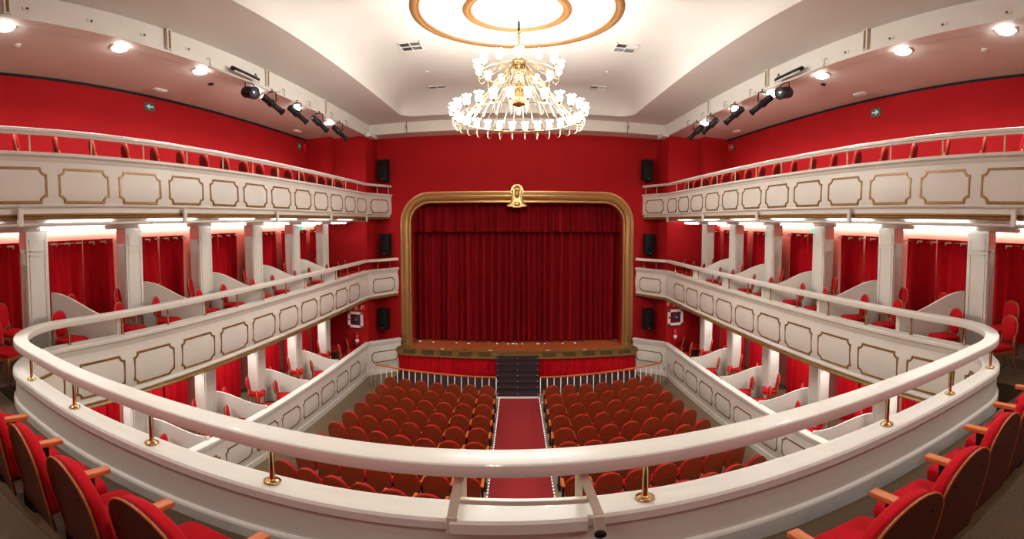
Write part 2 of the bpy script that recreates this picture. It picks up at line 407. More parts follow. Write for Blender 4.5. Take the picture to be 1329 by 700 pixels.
for i in range(nf): panel_mesh(mid_path, dl-.1+(Lf+.2)*(i+.5)/nf, 3.225, .40, .255, mo).build('panel_moulding', 'goldline', T0, O)
# removable centre piece of the cap
cp = [p for p in front if -.62 < p[0] < .62]
i0 = min(range(len(mid_path)), key=lambda i: hypot(mid_path[i][0]+.28, mid_path[i][1]-1.9))
cpath = [along(mid_path, d)[0] for d in [sum(hypot(b[0]-a[0], b[1]-a[1]) for a, b in zip(mid_path[:i0+1], mid_path[1:i0+1]))+k*.062 for k in range(11)]]
sharp(MB().sweep(cpath, [(.088, 3.80), (.105, 3.79), (.105, 3.74), (-.115, 3.70), (-.135, 3.72), (-.135, 3.795), (-.12, 3.812), (.08, 3.812)]).build('cap_section', 'gloss', T0, O))

# upper gallery parapets
up_out = [(.06, 6.445), (.075, 6.435), (.075, 6.40), (.06, 6.385), (.035, 6.375), (.03, 6.34), (.018, 6.32), (.02, 6.2), (.03, 6.05), (.03, 5.85), (.015, 5.76), (.03, 5.74), (.045, 5.725), (.03, 5.705), (-.03, 5.70), (-.03, 5.635), (-.02, 5.63), (-.02, 5.60)]
up_in = [(-.08, 5.60), (-.08, 6.40), (-.09, 6.43), (-.08, 6.445)]
uo = off_from([p for p in up_out if 5.76 < p[1] < 6.33])
Lu = hypot(.52, 1.2)
for sg in (-1, 1):
    O = (5.02*sg, 7, ZUB)
    T = thing('gallery_parapet', f'long white upper gallery front with gold-edged panels along the {SN[sg]} side wall', 'balcony', O)
    sharp(MB().sweep(up_path[sg], up_out+up_in).build('parapet_wall', 'white', T, O))
    sharp(MB().sweep(up_path[sg], [(-.03, 5.635), (.01, 5.62), (.02, 5.60), (.0, 5.585), (.012, 5.565), (.0, 5.545), (-.08, 5.54), (-.08, 5.635)]).build('gilt_moulding', 'goldline', T, O))
    ys = [3.05+.99*i for i in range(-4, 11)] if sg < 0 else [3.13+.985*i for i in range(-4, 11)]
    tot = plen(up_path[sg])
    for y in ys: panel_mesh(up_path[sg], Lu+(YE-y) if sg < 0 else tot-Lu-(YE-y), 6.0, .395, .225, uo, r=.085).build('panel_moulding', 'goldline', T, O)
    panel_mesh(up_path[sg], Lu/2-.02 if sg < 0 else tot-Lu/2+.02, 6.0, .45, .225, uo, r=.085).build('panel_moulding', 'goldline', T, O)
# lower parapets
lo_out = [(.07, 1.26), (.085, 1.25), (.085, 1.20), (.07, 1.185), (.05, 1.175), (.045, 1.12), (.02, 1.08), (.02, .95), (.035, .85), (.05, .72), (.055, .6), (.045, .45), (.02, .33), (.01, .28), (.01, .16), (.03, .145), (.035, .0)]
lo_in = [(-.08, 0), (-.08, 1.20), (-.09, 1.25), (-.075, 1.26)]
lo = off_from([p for p in lo_out if .2 < p[1] < 1.1])
Ll = hypot(.92, 0.85)
for sg in (-1, 1):
    O = (5.02*sg, 7, 0); p_ = low_path[sg]
    T = thing('stalls_parapet', f'white panelled low wall between the stalls and the {SN[sg]} ground-floor boxes', 'parapet', O)
    sharp(MB().sweep(p_, lo_out+lo_in).build('parapet_wall', 'white', T, O))
    tot = plen(p_)
    for i in range(-2, 11):
        y = 3.27+.98*i
        if y > 12.95: continue
        panel_mesh(p_, Ll+(YE-y) if sg < 0 else tot-Ll-(YE-y), .615, .395, .255, lo).build('panel_moulding', 'goldline', T, O)
    panel_mesh(p_, Ll/2 if sg < 0 else tot-Ll/2, .66, .50, .19, lo).build('panel_moulding', 'goldline', T, O)

# ---------------------------------------------------------------- handrails
def rrect(a, b, z, r=.03, n=3):
    pts = []
    for cx, cz, a0 in ((a-r, z+b-r, 0), (-a+r, z+b-r, 90), (-a+r, z-b+r, 180), (a-r, z-b+r, 270)):
        pts += [(cx+r*cos(R(a0+90*k/n)), cz+r*sin(R(a0+90*k/n))) for k in range(n+1)]
    return pts
rail_path = mid_path[:]; rail_path[0] = (-4.22, YP-.22); rail_path[-1] = (4.22, YP-.22)
O = (0, 1.92, 3.80)
T = thing('handrail', 'thick cream handrail on brass posts running round the middle balcony front', 'handrail', O)
sharp(MB().sweep(rail_path, rrect(.085, .045, 4.12, .018)).build('rail', 'gloss', T, O))
def post(x, y, z0, z1, r=.016, flange=.05):
    return MB().lathe([(flange, z0), (flange, z0+.008), (flange*.6, z0+.016), (r*1.5, z0+.02), (r, z0+.03), (r, z1-.03), (r*1.8, z1-.012), (r*1.8, z1)], (x, y, 0), 14)
for x in (-3.98, -3.09, -2.17, -1.26, .63, 2.44, 3.34, 4.30):
    y = min(front, key=lambda p: abs(p[0]-x))[1] if -4 < x < 4.2 else (1.70 if x < 0 else 1.99)
    post(x, y, 3.803, 4.074).build('post', 'brass', T, O)
for sg in (-1, 1):
    for k in range(13):
        y = 2.73+.905*k
        if y > 13.3: continue
        post(5.03*sg, y, 3.803, 4.074, .014, .03).build('post', 'brass', T, O)
    for t in (.35, .75): post((5.02-.73*t)*sg, YE+1.2*t, 3.803, 4.074, .012, .03).build('post', 'brass', T, O)
for sg in (-1, 1):
    O = (5.02*sg, 7, 6.445)
    p_ = up_path[sg][:]
    T = thing('handrail', f'white moulded handrail above the upper gallery front on the {SN[sg]} side', 'handrail', O)
    g = MB().sweep(p_, rrect(.05, .03, 6.748, .014)); g.sweep(p_, rrect(.03, .014, 6.706, .01))
    sharp(g.build('rail', 'gloss', T, O))
    for k in range(-5, 12):
        y = 2.25+.945*k
        if YB < y < 13.3: MB().tube([(5.02*sg, y, 6.447), (5.02*sg, y, 6.71)], .012, 8).build('post', 'ivory', T, O)
    for t in (.45, .9): MB().tube([((5.02-.52*t)*sg, YE+1.2*t, 6.447), ((5.02-.52*t)*sg, YE+1.2*t, 6.71)], .012, 8).build('post', 'ivory', T, O)

# centre camera/projector gate on the balcony front
O = (.03, 1.9, 3.8)
T = thing('rail_bracket', 'pale metal bracket frame clamped on the middle of the balcony front', 'bracket', O)
for x, kx in ((-.27, -.02), (.31, .06)):
    MB().cbox((x, 2.03, 3.93), (.035, .03, .40), .004, 1).build('upright', 'champagne', T, O)
    a = Vector((x, 1.94, 4.055)); b = Vector((x+kx, 1.80, 3.83)); d = (b-a); L = d.length; d.normalize()
    sx = Vector((1, 0, 0)); sz = sx.cross(d)
    Tm = Matrix((( sx.x, d.x, sz.x, a.x), (sx.y, d.y, sz.y, a.y), (sx.z, d.z, sz.z, a.z), (0, 0, 0, 1)))
    MB().cbox((0, L/2, 0), (.045, L, .03), .004, 1, Tm).build('slanting_arm', 'champagne', T, O)
    MB().cbox((x+kx, 1.795, 3.77), (.05, .03, .13), .004, 1).build('clamp_plate', 'champagne', T, O)
MB().cbox((.03, 1.86, 3.90), (.60, .03, .035), .004, 1).build('cross_bar', 'champagne', T, O)
MB().lathe([(0, 0), (.022, 0), (.028, .01), (.028, .02), (.012, .03), (0, .03)], T=Matrix.Translation((.37, 1.78, 3.71)) @ Matrix.Rotation(R(90), 4, 'X')).build('knob', 'blackp', T, O)

# ---------------------------------------------------------------- pillars, partitions, dividers
def make_pillar(sg, z0, z1, y):
    W, D = .36, .27; O = ((PX+D/2)*sg, y+W/2, z0); T = thing('pillar', 'x', 'pillar', O)
    g = MB().box(PX*sg, (PX+D)*sg, y, y+W, z0, z1)
    for za, zb in ((z0+.14, z1-.36), (z1-.31, z1-.12)):
        g.box((PX-.012)*sg, PX*sg, y+.04, y+.062, za, zb).box((PX-.012)*sg, PX*sg, y+W-.062, y+W-.04, za, zb)
        g.box((PX-.012)*sg, PX*sg, y+.04, y+W-.04, za, za+.022).box((PX-.012)*sg, PX*sg, y+.04, y+W-.04, zb-.022, zb)
    sharp(g.build('shaft', 'white', T, O), 20)
    q = MB(); xa, xb = PX+.03, PX+D-.02
    for yy in (y-.012, y+W):
        q.box(xa*sg, (xa+.03)*sg, yy, yy+.012, z0, z1-.30).box((xb-.03)*sg, xb*sg, yy, yy+.012, z0, z1-.30)
        q.box(xa*sg, xb*sg, yy, yy+.012, z1-.34, z1-.30).box(xa*sg, xb*sg, yy, yy+.012, z1-.56, z1-.52)
    q.build('side_panel', 'white', T, O)
    MB().box((PX+.02)*sg, (PX+D)*sg, y-.006, y+.0, z1-.27, z1).build('pink_top', 'pink', T, O)  # thin pink plate on the near side, above the side panels
    MB().cbox(((PX+D/2)*sg, y+W/2, z0+.05), (D+.04, W+.04, .10), .01, 1).build('plinth', 'white', T, O)
    return T
TIER = {'mid': (ZMB, 5.40, 'middle tier'), 'low': (ZLB, 2.80, 'ground tier')}
for tier, (z0, z1, tn) in TIER.items():
    for sg in (-1, 1):
        for i, y in enumerate(PIL[sg]):
            T = make_pillar(sg, z0, z1, y); k = 6-i
            T['label'] = f'white panelled square pillar, {ORD[k]} from the stage, {SN[sg]} side, {tn}'
            T['group'] = f'pillars between the {tn} boxes'
def make_divider(sg, z0, zhi, zlo, y):
    n = 16; a = Vector((5.98*sg, y+.46)); b = Vector((5.10*sg, y+1.08)); top = []
    for k in range(n+1):
        t = k/n; s_ = t*t*(3-2*t)
        if tierk == 'mid': s_ = .5-.5*cos(pi*min(1, t*1.02))
        top.append((t, zhi+(zlo-zhi)*s_))
    d = (b-a); nn = Vector((-d.y, d.x)).normalized()*.018
    pts = [(0, z0)]+top+[(1, z0)]
    g = MB(); vs = []
    for s_ in (-1, 1):
        for t, z in pts: p = a+d*t+nn*s_; vs.append((p.x, p.y, z))
    m = len(pts)
    g.add(vs, [tuple(range(m)), tuple(range(2*m-1, m-1, -1))]+[(k, (k+1) % m, m+(k+1) % m, m+k) for k in range(m)])
    O = ((a.x+b.x)/2, (a.y+b.y)/2, z0); T = thing('box_divider', 'x', 'divider', O)
    g.build('panel', 'white', T, O)
    g = MB(); cap = []
    for t, z in top: p = a+d*t; cap.append((p.x, p.y, z+.006))
    g.tube(cap, .024, 6, flat=.6); g.build('top_edge', 'gloss', T, O)
    g = MB(); p = b; g.box(p.x-.03, p.x+.03, p.y-.02, p.y+.05, z0, zlo); g.build('end_post', 'gloss', T, O)
    return T
for tierk, (z0, z1, tn) in TIER.items():
    for sg in (-1, 1):
        for i, y in enumerate(PIL[sg][1:6]):
            T = make_divider(sg, z0, z0+1.05, z0+.69 if tierk == 'mid' else z0+.69, y)
            T['label'] = f'low white divider with S-curved top, {ORD[4-i]} from the stage, {SN[sg]} side, {tn}'
            T['group'] = f'curved dividers between {tn} boxes'

# ---------------------------------------------------------------- box curtains
def drape(g, x, y0, y1, z0, z1, folds, amp, ph, sg):
    nu = folds*8
    def fn(u, v):
        t = u*folds*2*pi+ph; a = amp*(.75+.35*sin(u*9+ph))*(1-.25*v)
        xx = x+sg*(a*sin(t)+.012*sin(3.1*t+v*4)); return (xx, y0+(y1-y0)*(u+.012*sin(2*t)), z0+(z1-z0)*v)
    g.grid(fn, nu, 10)
for tierk, (z0, z1, tn) in TIER.items():
    for sg in (-1, 1):
        P = PIL[sg]
        for i in range(-1, 7):
            ya = P[i]+.72 if i >= 0 else P[0]-1.3
            yb = P[i+1]+.36 if i < 6 else YE-.03
            k = 6-i
            zt = z0+1.87 if tierk == 'mid' else z0+1.95
            O = (CX*sg, (ya+yb)/2, z0)
            T = thing('curtain', f'red velvet curtains behind the {ORD[k]} box from the stage, {SN[sg]} side, {tn}' if i < 6 else f'narrow red velvet curtain beside the end wall, {SN[sg]} side, {tn}', 'curtain', O, group=f'red curtains at the back of the {tn} boxes')
            ym = (ya+yb)/2+.02
            for (a, b, ph) in ((ya+.03, ym-.015, i*1.3), (ym+.015, yb-.03, i*.7+2)):
                g = MB(); drape(g, CX*sg, a, b, z0+.04, zt, max(2, int((b-a)/.21)), .07, ph, sg)
                g.build('drape', 'velvet', T, O)
            g = MB().tube([(CX*sg, ya, zt-.055), (CX*sg, yb, zt-.055)], .012, 8); g.build('rod', 'brass', T, O)
            nn = max(3, int((yb-ya)/.25))
            for q in range(nn):
                g = MB(); y = ya+.12+(yb-ya-.2)*q/(nn-1)
                g.tube([((CX-.095)*sg, y-.055, zt-.05), ((CX-.095)*sg, y+.055, zt-.05)], .017, 6); g.tube([((CX-.095)*sg, y+.055, zt-.05), ((CX-.09)*sg, y+.055, zt-.095)], .015, 6)
                g.build('curtain_ring', 'ivory', T, O)

# ---------------------------------------------------------------- box chairs
def rpoly(hw, hd, r, n=5, cy=0):
    pts = []
    for cx, c2, a0 in ((hw-r, cy+hd-r, 0), (-hw+r, cy+hd-r, 90), (-hw+r, cy-hd+r, 180), (hw-r, cy-hd+r, 270)):
        pts += [(cx+r*cos(R(a0+90*k/n)), c2+r*sin(R(a0+90*k/n))) for k in range(n+1)]
    return pts
def oval(hw, z0, z1, n=24, pw=2.5):
    c = (z0+z1)/2; h = (z1-z0)/2; pts = []
    for k in range(n):
        w = 2*pi*k/n; cc, ss = cos(w), sin(w)
        pts.append((hw*math.copysign(abs(cc)**(2/pw), cc)*(.93 if ss < 0 else 1), c+h*math.copysign(abs(ss)**(2/pw), ss)))
    return pts
def make_chair():
    T = thing('box_chair', 'x', 'chair')
    XZ = Matrix.Identity(4)
    flat = Matrix(((1, 0, 0, 0), (0, 0, 1, 0), (0, 1, 0, 0), (0, 0, 0, 1)))      # slab (u,depth,w) -> x, y, z with depth vertical
    s_ = rpoly(.205, .20, .07)
    MB().slab(s_, [(.405, .93), (.41, .98), (.43, 1.0), (.455, .98), (.47, .90), (.474, .6)], flat).build('seat', 'fabric', T)
    MB().slab(rpoly(.20, .195, .06), [(.355, .97), (.41, .99)], flat, False).build('seat_frame', 'wood', T)
    lean = Matrix.Translation((0, -.185, .45)) @ Matrix.Rotation(R(9), 4, 'X') @ Matrix.Translation((0, 0, -.45))
    b = oval(.185, .49, .875)
    MB().slab(b, [(-.028, .95), (-.022, .99), (.0, 1.03), (.024, 1.0), (.036, .88)], lean).build('backrest', 'fabric', T)
    MB().slab(oval(.18, .495, .87), [(-.040, .90), (-.034, .96), (-.029, .97)], lean).build('back_panel', 'chairback', T)
    o = oval(.20, .475, .89)
    MB().tube([(p[0], 0, p[1]) for p in o+[o[0]]], .0125, 6, False, lean).build('back_frame', 'wood', T)
    for s2 in (-1, 1):
        MB().tube([(s2*.175, .165, .41), (s2*.18, .175, .2), (s2*.178, .185, 0)], [.02, .017, .012], 6).build('leg', 'wood', T)
        MB().tube([(s2*.165, -.20, .62), (s2*.175, -.185, .40), (s2*.175, -.205, .2), (s2*.178, -.25, 0)], [.014, .018, .016, .012], 6).build('leg', 'wood', T)
    return T
chair = Proto(make_chair())
# box chairs: positions of the backrests, turned towards the stage and the hall
def place(sg, X, y, phi, z, label, group):
    j = random.uniform(-6, 6); a = R(phi+j)            # a: angle from +y towards the hall
    fx, fy = -sg*sin(a), cos(a)
    c = chair.put((X*sg+fx*.19, y+fy*.19, z), atan2(-fx, fy), label, group); c.scale = (.94, .94, .95)
for tierk, (z0, z1, tn) in TIER.items():
    for sg in (-1, 1):
        P = PIL[sg]
        ks = range(0, 7) if tierk == 'mid' else range(1, 7)
        for i in ks:
            p = P[i]; k = 6-i
            o = ORD[k]
            grp = f'red chairs in the {tn} boxes'
            for (nm, X, dy, ph) in (('front far', 5.54, 1.46, 60), ('front near-stage', 5.54, 2.25, 60), ('rear far', 6.05, .92, 58), ('rear near-stage', 6.05, 1.80, 60)):
                if i == 0 and dy < 1.5 and nm.startswith('front'): dy = 1.27
                y = p+dy
                if i == 6:
                    if 'near-stage' in nm: continue
                    y = p+1.02 if 'front' in nm else p+.72
                if i == 0 and nm != 'front near-stage': continue
                place(sg, X+random.uniform(-.03, .03), y+random.uniform(-.04, .04), ph, z0+(.14 if 'rear' in nm else 0), f'red round-backed chair by the {"parapet" if "front" in nm else "curtain"}, {"stage end" if "near" in nm else "far end"}, {o} box from stage, {SN[sg]}, {tn}', grp)
# chairs in the balcony corner next to the front rail
for sg in (-1, 1):
    for nm, X, y in (('nearer the rail', 5.44 if sg < 0 else 5.50, 1.80 if sg < 0 else 2.28), ('nearer the curtain', 5.90 if sg < 0 else 5.98, 2.08 if sg < 0 else 2.47)):
        place(sg, X, y, 55, ZMB+(.14 if X > 5.8 else 0), f'red round-backed chair in the {SN[sg]} front corner of the balcony, {nm}', 'red chairs in the balcony corners')
for sg in (-1, 1):
    ys = [2.30+.632*k for k in range(17)] if sg < 0 else [2.21+.63*k for k in range(18)]
    for k, y in enumerate(ys):
        place(sg, 5.52, y, 24 if sg < 0 else 32, ZUB+.015, f'red chair behind the {SN[sg]} upper gallery rail, {ORD[len(ys)-1-k]} from the stage end', 'red chairs along the upper gallery')

# ---------------------------------------------------------------- theatre seats
def make_seat(shell='shell', arms=(1,), bolts=False, name='theatre_seat', hs=1.):
    T = thing(name, 'x', 'seat')
    # arch-topped shell leaning back
    W = .235; pts = [(-W*.86, .16), (W*.86, .16), (W*.97, .40), (W, .60)]
    n = 12
    pts += [(W*cos(pi*k/n), .63+.275*sin(pi*k/n)**.85) for k in range(1, n)]+[(-W, .60), (-W*.97, .40)]
    pts = [(p[0], p[1]*hs) for p in pts]
    lean = Matrix(((1, 0, 0, 0), (0, 1, -.17, .155), (0, 0, 1, 0), (0, 0, 0, 1)))
    MB().slab(pts, [(0, .985), (.003, 1.0), (.018, 1.0)], lean, False).build('back_shell', shell, T)
    cu = [(x*.985, z*1.0 if z > .5 else max(z, .30)) for x, z in pts]
    MB().slab(cu, [(.0185, 1.012), (.035, 1.015), (.065, .985), (.085, .90), (.09, .6)], lean).build('back_cushion', 'fabric', T)
    flat = Matrix(((1, 0, 0, 0), (0, 0, 1, 0), (0, 1, 0, 0), (0, 0, 0, 1)))
    MB().slab(rpoly(.22, .18, .06, cy=.30), [(.315, .9), (.325, .97), (.37, 1.0), (.41, .97), (.425, .86)], flat).build('seat_cushion', 'fabric', T)
    for s_ in arms:
        MB().cbox((s_*.245, .305, .572), (.055, .29, .035), .006, 2).build('armrest', 'orange', T)
        g = MB().cbox((s_*.245, .27, .28), (.028, .18, .56), .006, 1); g.cbox((s_*.245, .27, .015), (.05, .26, .03), .004, 1)
        g.build('side_support', 'blackp', T)
    if bolts:
        ed = [tuple(lean @ Vector((p[0], .004, p[1]))) for p in pts[2:]+[pts[0]]]; ed = [tuple(lean @ Vector((p[0], .004, p[1]))) for p in pts[1:]+[pts[0]]]
        MB().tube(ed, .0065, 6).build('edging', 'orange', T)
        for s_ in (-1, 1): MB().lathe([(0, 0), (.008, 0), (.008, .004), (0, .004)], n=10, T=lean @ Matrix.Translation((s_*.14, -.001, .70)) @ Matrix.Rotation(R(90), 4, 'X')).build('bolt', 'black', T)
    return T
seat = Proto(make_seat()); seat_r = Proto(make_seat(arms=(1, -1)))
for sg in (-1, 1):
    for r in range(10):
        y0 = 10.93-.646*r; pitch = .456+.0068*r; x0 = -.80 if sg < 0 else .95+.006*r
        for j in range(7):
            x = x0+sg*pitch*j; y = y0+(.0065 if sg < 0 else .0090)*j*j
            rz = R((1.0 if sg < 0 else 1.3)*j)*sg
            end = (sg < 0 and j == 6) or (sg > 0 and j == 0)
            (seat_r if end else seat).put((x, y, 0), rz, f'red stalls seat, {SN[sg]} block, {ORD[r]} row from the stage, {ORD[j]} from the aisle', 'stalls seats').scale = (pitch/.525, 1, 1)
bseat = Proto(make_seat('shelldark', arms=(1,), bolts=True, hs=.955)); bseat_e = Proto(make_seat('shelldark', arms=(1, -1), bolts=True, hs=.955))
LB = [(-3.62, .68), (-3.15, .74), (-2.66, .77), (-2.17, .80), (-1.69, .82), (-1.20, .86), (-.72, .88)]
RB = [(3.80, .93), (3.32, .93), (2.83, .92), (2.32, .905), (1.79, .87), (1.28, .84), (.77, .81)]
for sg, L in ((-1, LB), (1, RB)):
    for k, (x, y) in enumerate(L):
        (bseat_e if k == (0 if sg < 0 else 6) else bseat).put((x, y, ZMB), R(-4 if sg < 0 else 0), f'red balcony seat seen from behind, {ORD[k]} from the {SN[sg]} end of the front row', 'balcony front row seats')

# ---------------------------------------------------------------- stage dressing
O = (0, YP, .95)
T = thing('proscenium_frame', 'large gold moulded frame with rounded corners around the stage opening', 'stage frame', O)
def frame_sweep(prof, zb=.95):
    """prof: (inset outward from opening, forward). built along the opening outline"""
    base = opening(3.72, 6.08, .68, 12, 0, zb); m = len(base); vs = []; fs = []; n = len(prof)
    for i, (x, z) in enumerate(base):
        a = Vector(base[max(i-1, 0)]); b = Vector(base[min(i+1, m-1)]); t = (b-a).normalized(); nn = Vector((-t.y, t.x))
        if i == 0 or i == m-1: nn = Vector((-1 if i == 0 else 1, 0))
        for o, d in prof: vs.append((x+nn.x*o, YP-d, z+nn.y*o))
    for i in range(m-1):
        for k in range(n): fs.append((i*n+k, i*n+(k+1) % n, (i+1)*n+(k+1) % n, (i+1)*n+k))
    fs += [tuple(range(n)), tuple((m-1)*n+k for k in range(n))]
    return MB().add(vs, fs, True)
sharp(frame_sweep([(0, 0), (0, .11), (.02, .15), (.05, .15), (.062, .09), (.08, .085), (.11, .15), (.16, .19), (.20, .195), (.232, .165), (.245, .10), (.27, .10), (.30, .15), (.335, .155), (.355, .10), (.375, .07), (.41, .065), (.42, .05), (.42, 0)]).build('moulding', 'gold', T, O), 40)
# crest: shell-topped cartouche with spreading foot
cr = thing('crest', 'gold cartouche crest at the top centre of the stage frame', 'ornament', (0, YP-.19, 5.95))
ol = []
half = [(0, 6.72), (.09, 6.71), (.16, 6.66), (.21, 6.58), (.225, 6.50), (.25, 6.46), (.20, 6.42), (.17, 6.36), (.18, 6.24), (.21, 6.14), (.27, 6.06), (.34, 6.00), (.34, 5.95), (.28, 5.935), (.15, 5.935), (.15, 5.90), (0, 5.90)]
ol = half+[(-x, z) for x, z in half[::-1][1:-1]]
O = (0, YP-.19, 5.95)
Ty = Matrix.Translation((0, YP, 0)) @ Matrix.Diagonal((1, -1, 1, 1))
sharp(MB().slab(ol, [(.10, 1), (.20, 1), (.225, .95)], Ty, False).build('backplate', 'gold', cr, O))
bd = [(x*.80, 6.31+(z-6.31)*.86) for x, z in half+[(-x, z) for x, z in half[::-1][1:-1]]]
MB().slab([(.135*cos(2*pi*k/20), 6.56+.12*sin(2*pi*k/20)) for k in range(20)], [(.22, 1), (.245, .95), (.25, .75), (.235, .6)], Ty).build('shell_top', 'gold', cr, O)
MB().slab([(.095*cos(2*pi*k/20), 6.38+.15*sin(2*pi*k/20)) for k in range(20)], [(.22, 1), (.29, .94), (.34, .72), (.36, .45), (.365, .15)], Ty).build('boss', 'gold', cr, O)
for s_ in (-1, 1):
    MB().tube([(s_*.16, YP-.23, 6.50), (s_*.13, YP-.25, 6.36), (s_*.15, YP-.25, 6.20), (s_*.22, YP-.25, 6.07), (s_*.30, YP-.24, 5.99)], [.022, .03, .035, .035, .02], 8).build('scroll', 'gold', cr, O)
MB().slab([(.11*cos(2*pi*k/20), 6.03+.075*sin(2*pi*k/20)) for k in range(20)], [(.22, 1), (.255, .85), (.27, .4)], Ty).build('foot', 'gold', cr, O)
# stage curtains
def bigdrape(g, y, x0, x1, z0, z1, step, amp, seed, wob=.01):
    rnd = random.Random(seed); xs = [x0]; 
    while xs[-1] < x1: xs.append(xs[-1]+step*rnd.uniform(.6, 1.5))
    k = x1-x0; sc = k/(xs[-1]-x0); xs = [x0+(x-x0)*sc for x in xs]
    amps = [amp*rnd.uniform(.5, 1.2) for _ in xs]; cols = []
    for i in range(len(xs)-1):
        for q in range(6):
            t = q/6; cols.append((xs[i]+(xs[i+1]-xs[i])*t, amps[i]*sin(2*pi*t)+wob*sin(5*t)))
    cols.append((xs[-1], 0)); nv = 8; ph = [rnd.uniform(0, 6) for _ in cols]
    def fn(u, v):
        c = cols[min(len(cols)-1, int(round(u*(len(cols)-1))))]
        return (c[0]+.012*sin(v*5+c[0]*3), y-c[1]*(1.1-.35*v), z0+(z1-z0)*v)
    g.grid(fn, len(cols)-1, nv)
O = (0, 15.25, .97)
T = thing('stage_curtain', 'tall dark red velvet stage curtain closed across the stage', 'curtain', O)
for a, b, sd in ((-4.1, .01, 3), (-.01, 4.1, 4)):
    g = MB(); bigdrape(g, 15.25, a, b, 1.0, 6.6, .25, .13, sd); g.build('drape', 'stagevelvet', T, O)
g = MB(); bigdrape(g, 14.98, -4.0, 4.0, 5.07, 6.7, .24, .09, 9)
v = g.build('stage_valance', 'stagevelvet'); tag(v, 'short pleated dark red valance hanging across the top of the stage', 'curtain')
# apron front with cartouches, curved gently; skirt curtain below
O = (0, 14.1, .69)
T = thing('apron_trim', 'bronze-brown stage edge board with dark oblong cartouches', 'stage edge', O)
g = MB().box(-4.15, 4.15, 14.04, 14.12, .70, .955); g.box(-4.15, 4.15, 14.01, 14.13, .925, .965); g.box(-4.15, 4.15, 14.0, 14.12, .68, .715)
g.box(-4.14, -3.70, 14.05, 14.58, .70, .965).box(3.70, 4.14, 14.05, 14.58, .70, .965)
g.build('board', 'trimwood', T, O)
xs = [-3.72, -3.08, -2.42, -1.76, -1.10, 1.10, 1.78, 2.44, 3.08, 3.72]
for x in xs:
    MB().slab(rpoly(.22, .072, .03, 3, cy=.825), [(0, 1), (-.02, .98)], Matrix.Translation((x, 14.04, 0)), False).build('cartouche', 'trimdark', T, O)
for x in (-2.55, -1.78, -.9, 1.05, 2.3):
    MB().cbox((x, 14.07, .975), (.13, .06, .02), .005, 1).build('light_cover', 'greyw' if x != -1.78 else 'black', T, O)
g = MB(); bigdrape(g, 14.09, -4.12, -.62, .03, .70, .085, .022, 21); bigdrape(g, 14.09, .66, 4.12, .03, .70, .085, .022, 22)
tag(g.build('stage_skirt', 'velvet'), 'pleated red skirt curtain hanging below the stage edge', 'curtain')
# steps
O = (.02, 13.2, 0)
T = thing('stage_steps', 'dark flight of steps from the aisle up to the stage', 'steps', O)
nst = 7
for k in range(nst):
    z1_ = .80-.11*k; y0_ = 13.98-.26*k
    MB().cbox((.02, y0_-.13+.02, z1_/2), (1.40-.03*k, .30, z1_), .01, 1).build('step', 'steps', T, O)
    for x in (-.64+.013*k, .02, .68-.013*k): MB().cbox((x, y0_-.262, z1_+.004), (.03, .02, .012), .003, 1).build('step_light', 'greyw', T, O)
MB().cbox((.02, 12.12, .03), (1.26, .05, .06), .008, 1).build('bottom_nosing', 'white', T, O)
# small blue-white lights along the foot of the curtain
xx = [-3.55, -3.05, -2.2, -1.75, -.72, -.32, -.15, -.02, .2, .75, 1.0, 1.65, 2.1]
for k, x in enumerate(xx):
    c_ = MB().cbox((0, 0, .012), (.05 if k % 3 else .09, .025, .016), .006, 2).build('floor_lamp_spot', 'blue')
    c_.name = 'footlight'; c_.location = (x, 14.98-.03*(k % 2), .95)
    tag(c_, f'tiny blue-white light at the foot of the stage curtain, {ORD[k]} from the left', 'light', 'lights along the foot of the stage curtain')
# pit railing
pr = {-1: [(-4.32, 12.19), (-3.8, 12.04), (-3.27, 11.90), (-2.7, 11.81), (-1.55, 11.68), (-.58, 11.62)], 1: [(.66, 11.63), (1.5, 11.68), (2.6, 11.84), (3.45, 12.02), (4.0, 12.17), (4.46, 12.33)]}
for sg in (-1, 1):
    pth = catmull(pr[sg], 5); O = (2.7*sg, 11.8, 0)
    T = thing('pit_railing', f'white railing with orange handrail in front of the stage, {SN[sg]} of the steps', 'railing', O)
    MB().sweep(pth, rrect(.03, .022, .90, .012)).build('rail', 'orange', T, O)
    MB().sweep(pth, rrect(.015, .012, .08, .006)).build('bottom_rail', 'white', T, O)
    L = plen(pth); n = int(L/.19)
    for k in range(n+1):
        (x, y), _ = along(pth, L*k/n*.999)
        MB().tube([(x, y, 0), (x, y, .885)], .014, 6).build('baluster', 'white', T, O)
    e = pth[0] if sg < 0 else pth[-1]; e2 = (4.92*sg, 12.95)
    MB().sweep([e, e2], rrect(.018, .014, .62, .008)).build('return_rail', 'white', T, O)
    for t in (0, .5, 1): MB().tube([(e[0]+(e2[0]-e[0])*t, e[1]+(e2[1]-e[1])*t, 0), (e[0]+(e2[0]-e[0])*t, e[1]+(e2[1]-e[1])*t, .88 if t == 0 else .61)], .014, 6).build('baluster', 'white', T, O)
# aisle carpet with light strips
tag(MB().box(-.50, .64, 2.0, 12.10, 0, .012).build('aisle_carpet', 'runner'), 'long red carpet runner down the centre aisle of the stalls', 'carpet')
for x, nm in ((-.515, 'left'), (.655, 'right')):
    T = thing('aisle_light_strip', f'strip of tiny lights along the {nm} edge of the red aisle carpet', 'light strip', (x, 7, 0))
    MB().box(x-.015, x+.015, 2.0, 12.1, 0, .016).build('strip', 'grey', T, (x, 7, 0))
    g = MB()
    for k in range(84): g.cbox((x, 2.1+.12*k, .019), (.022, .03, .008), .003, 1)
    o = g.build('light_dots', 'dot', T, (x, 7, 0)); o['kind'] = 'stuff'

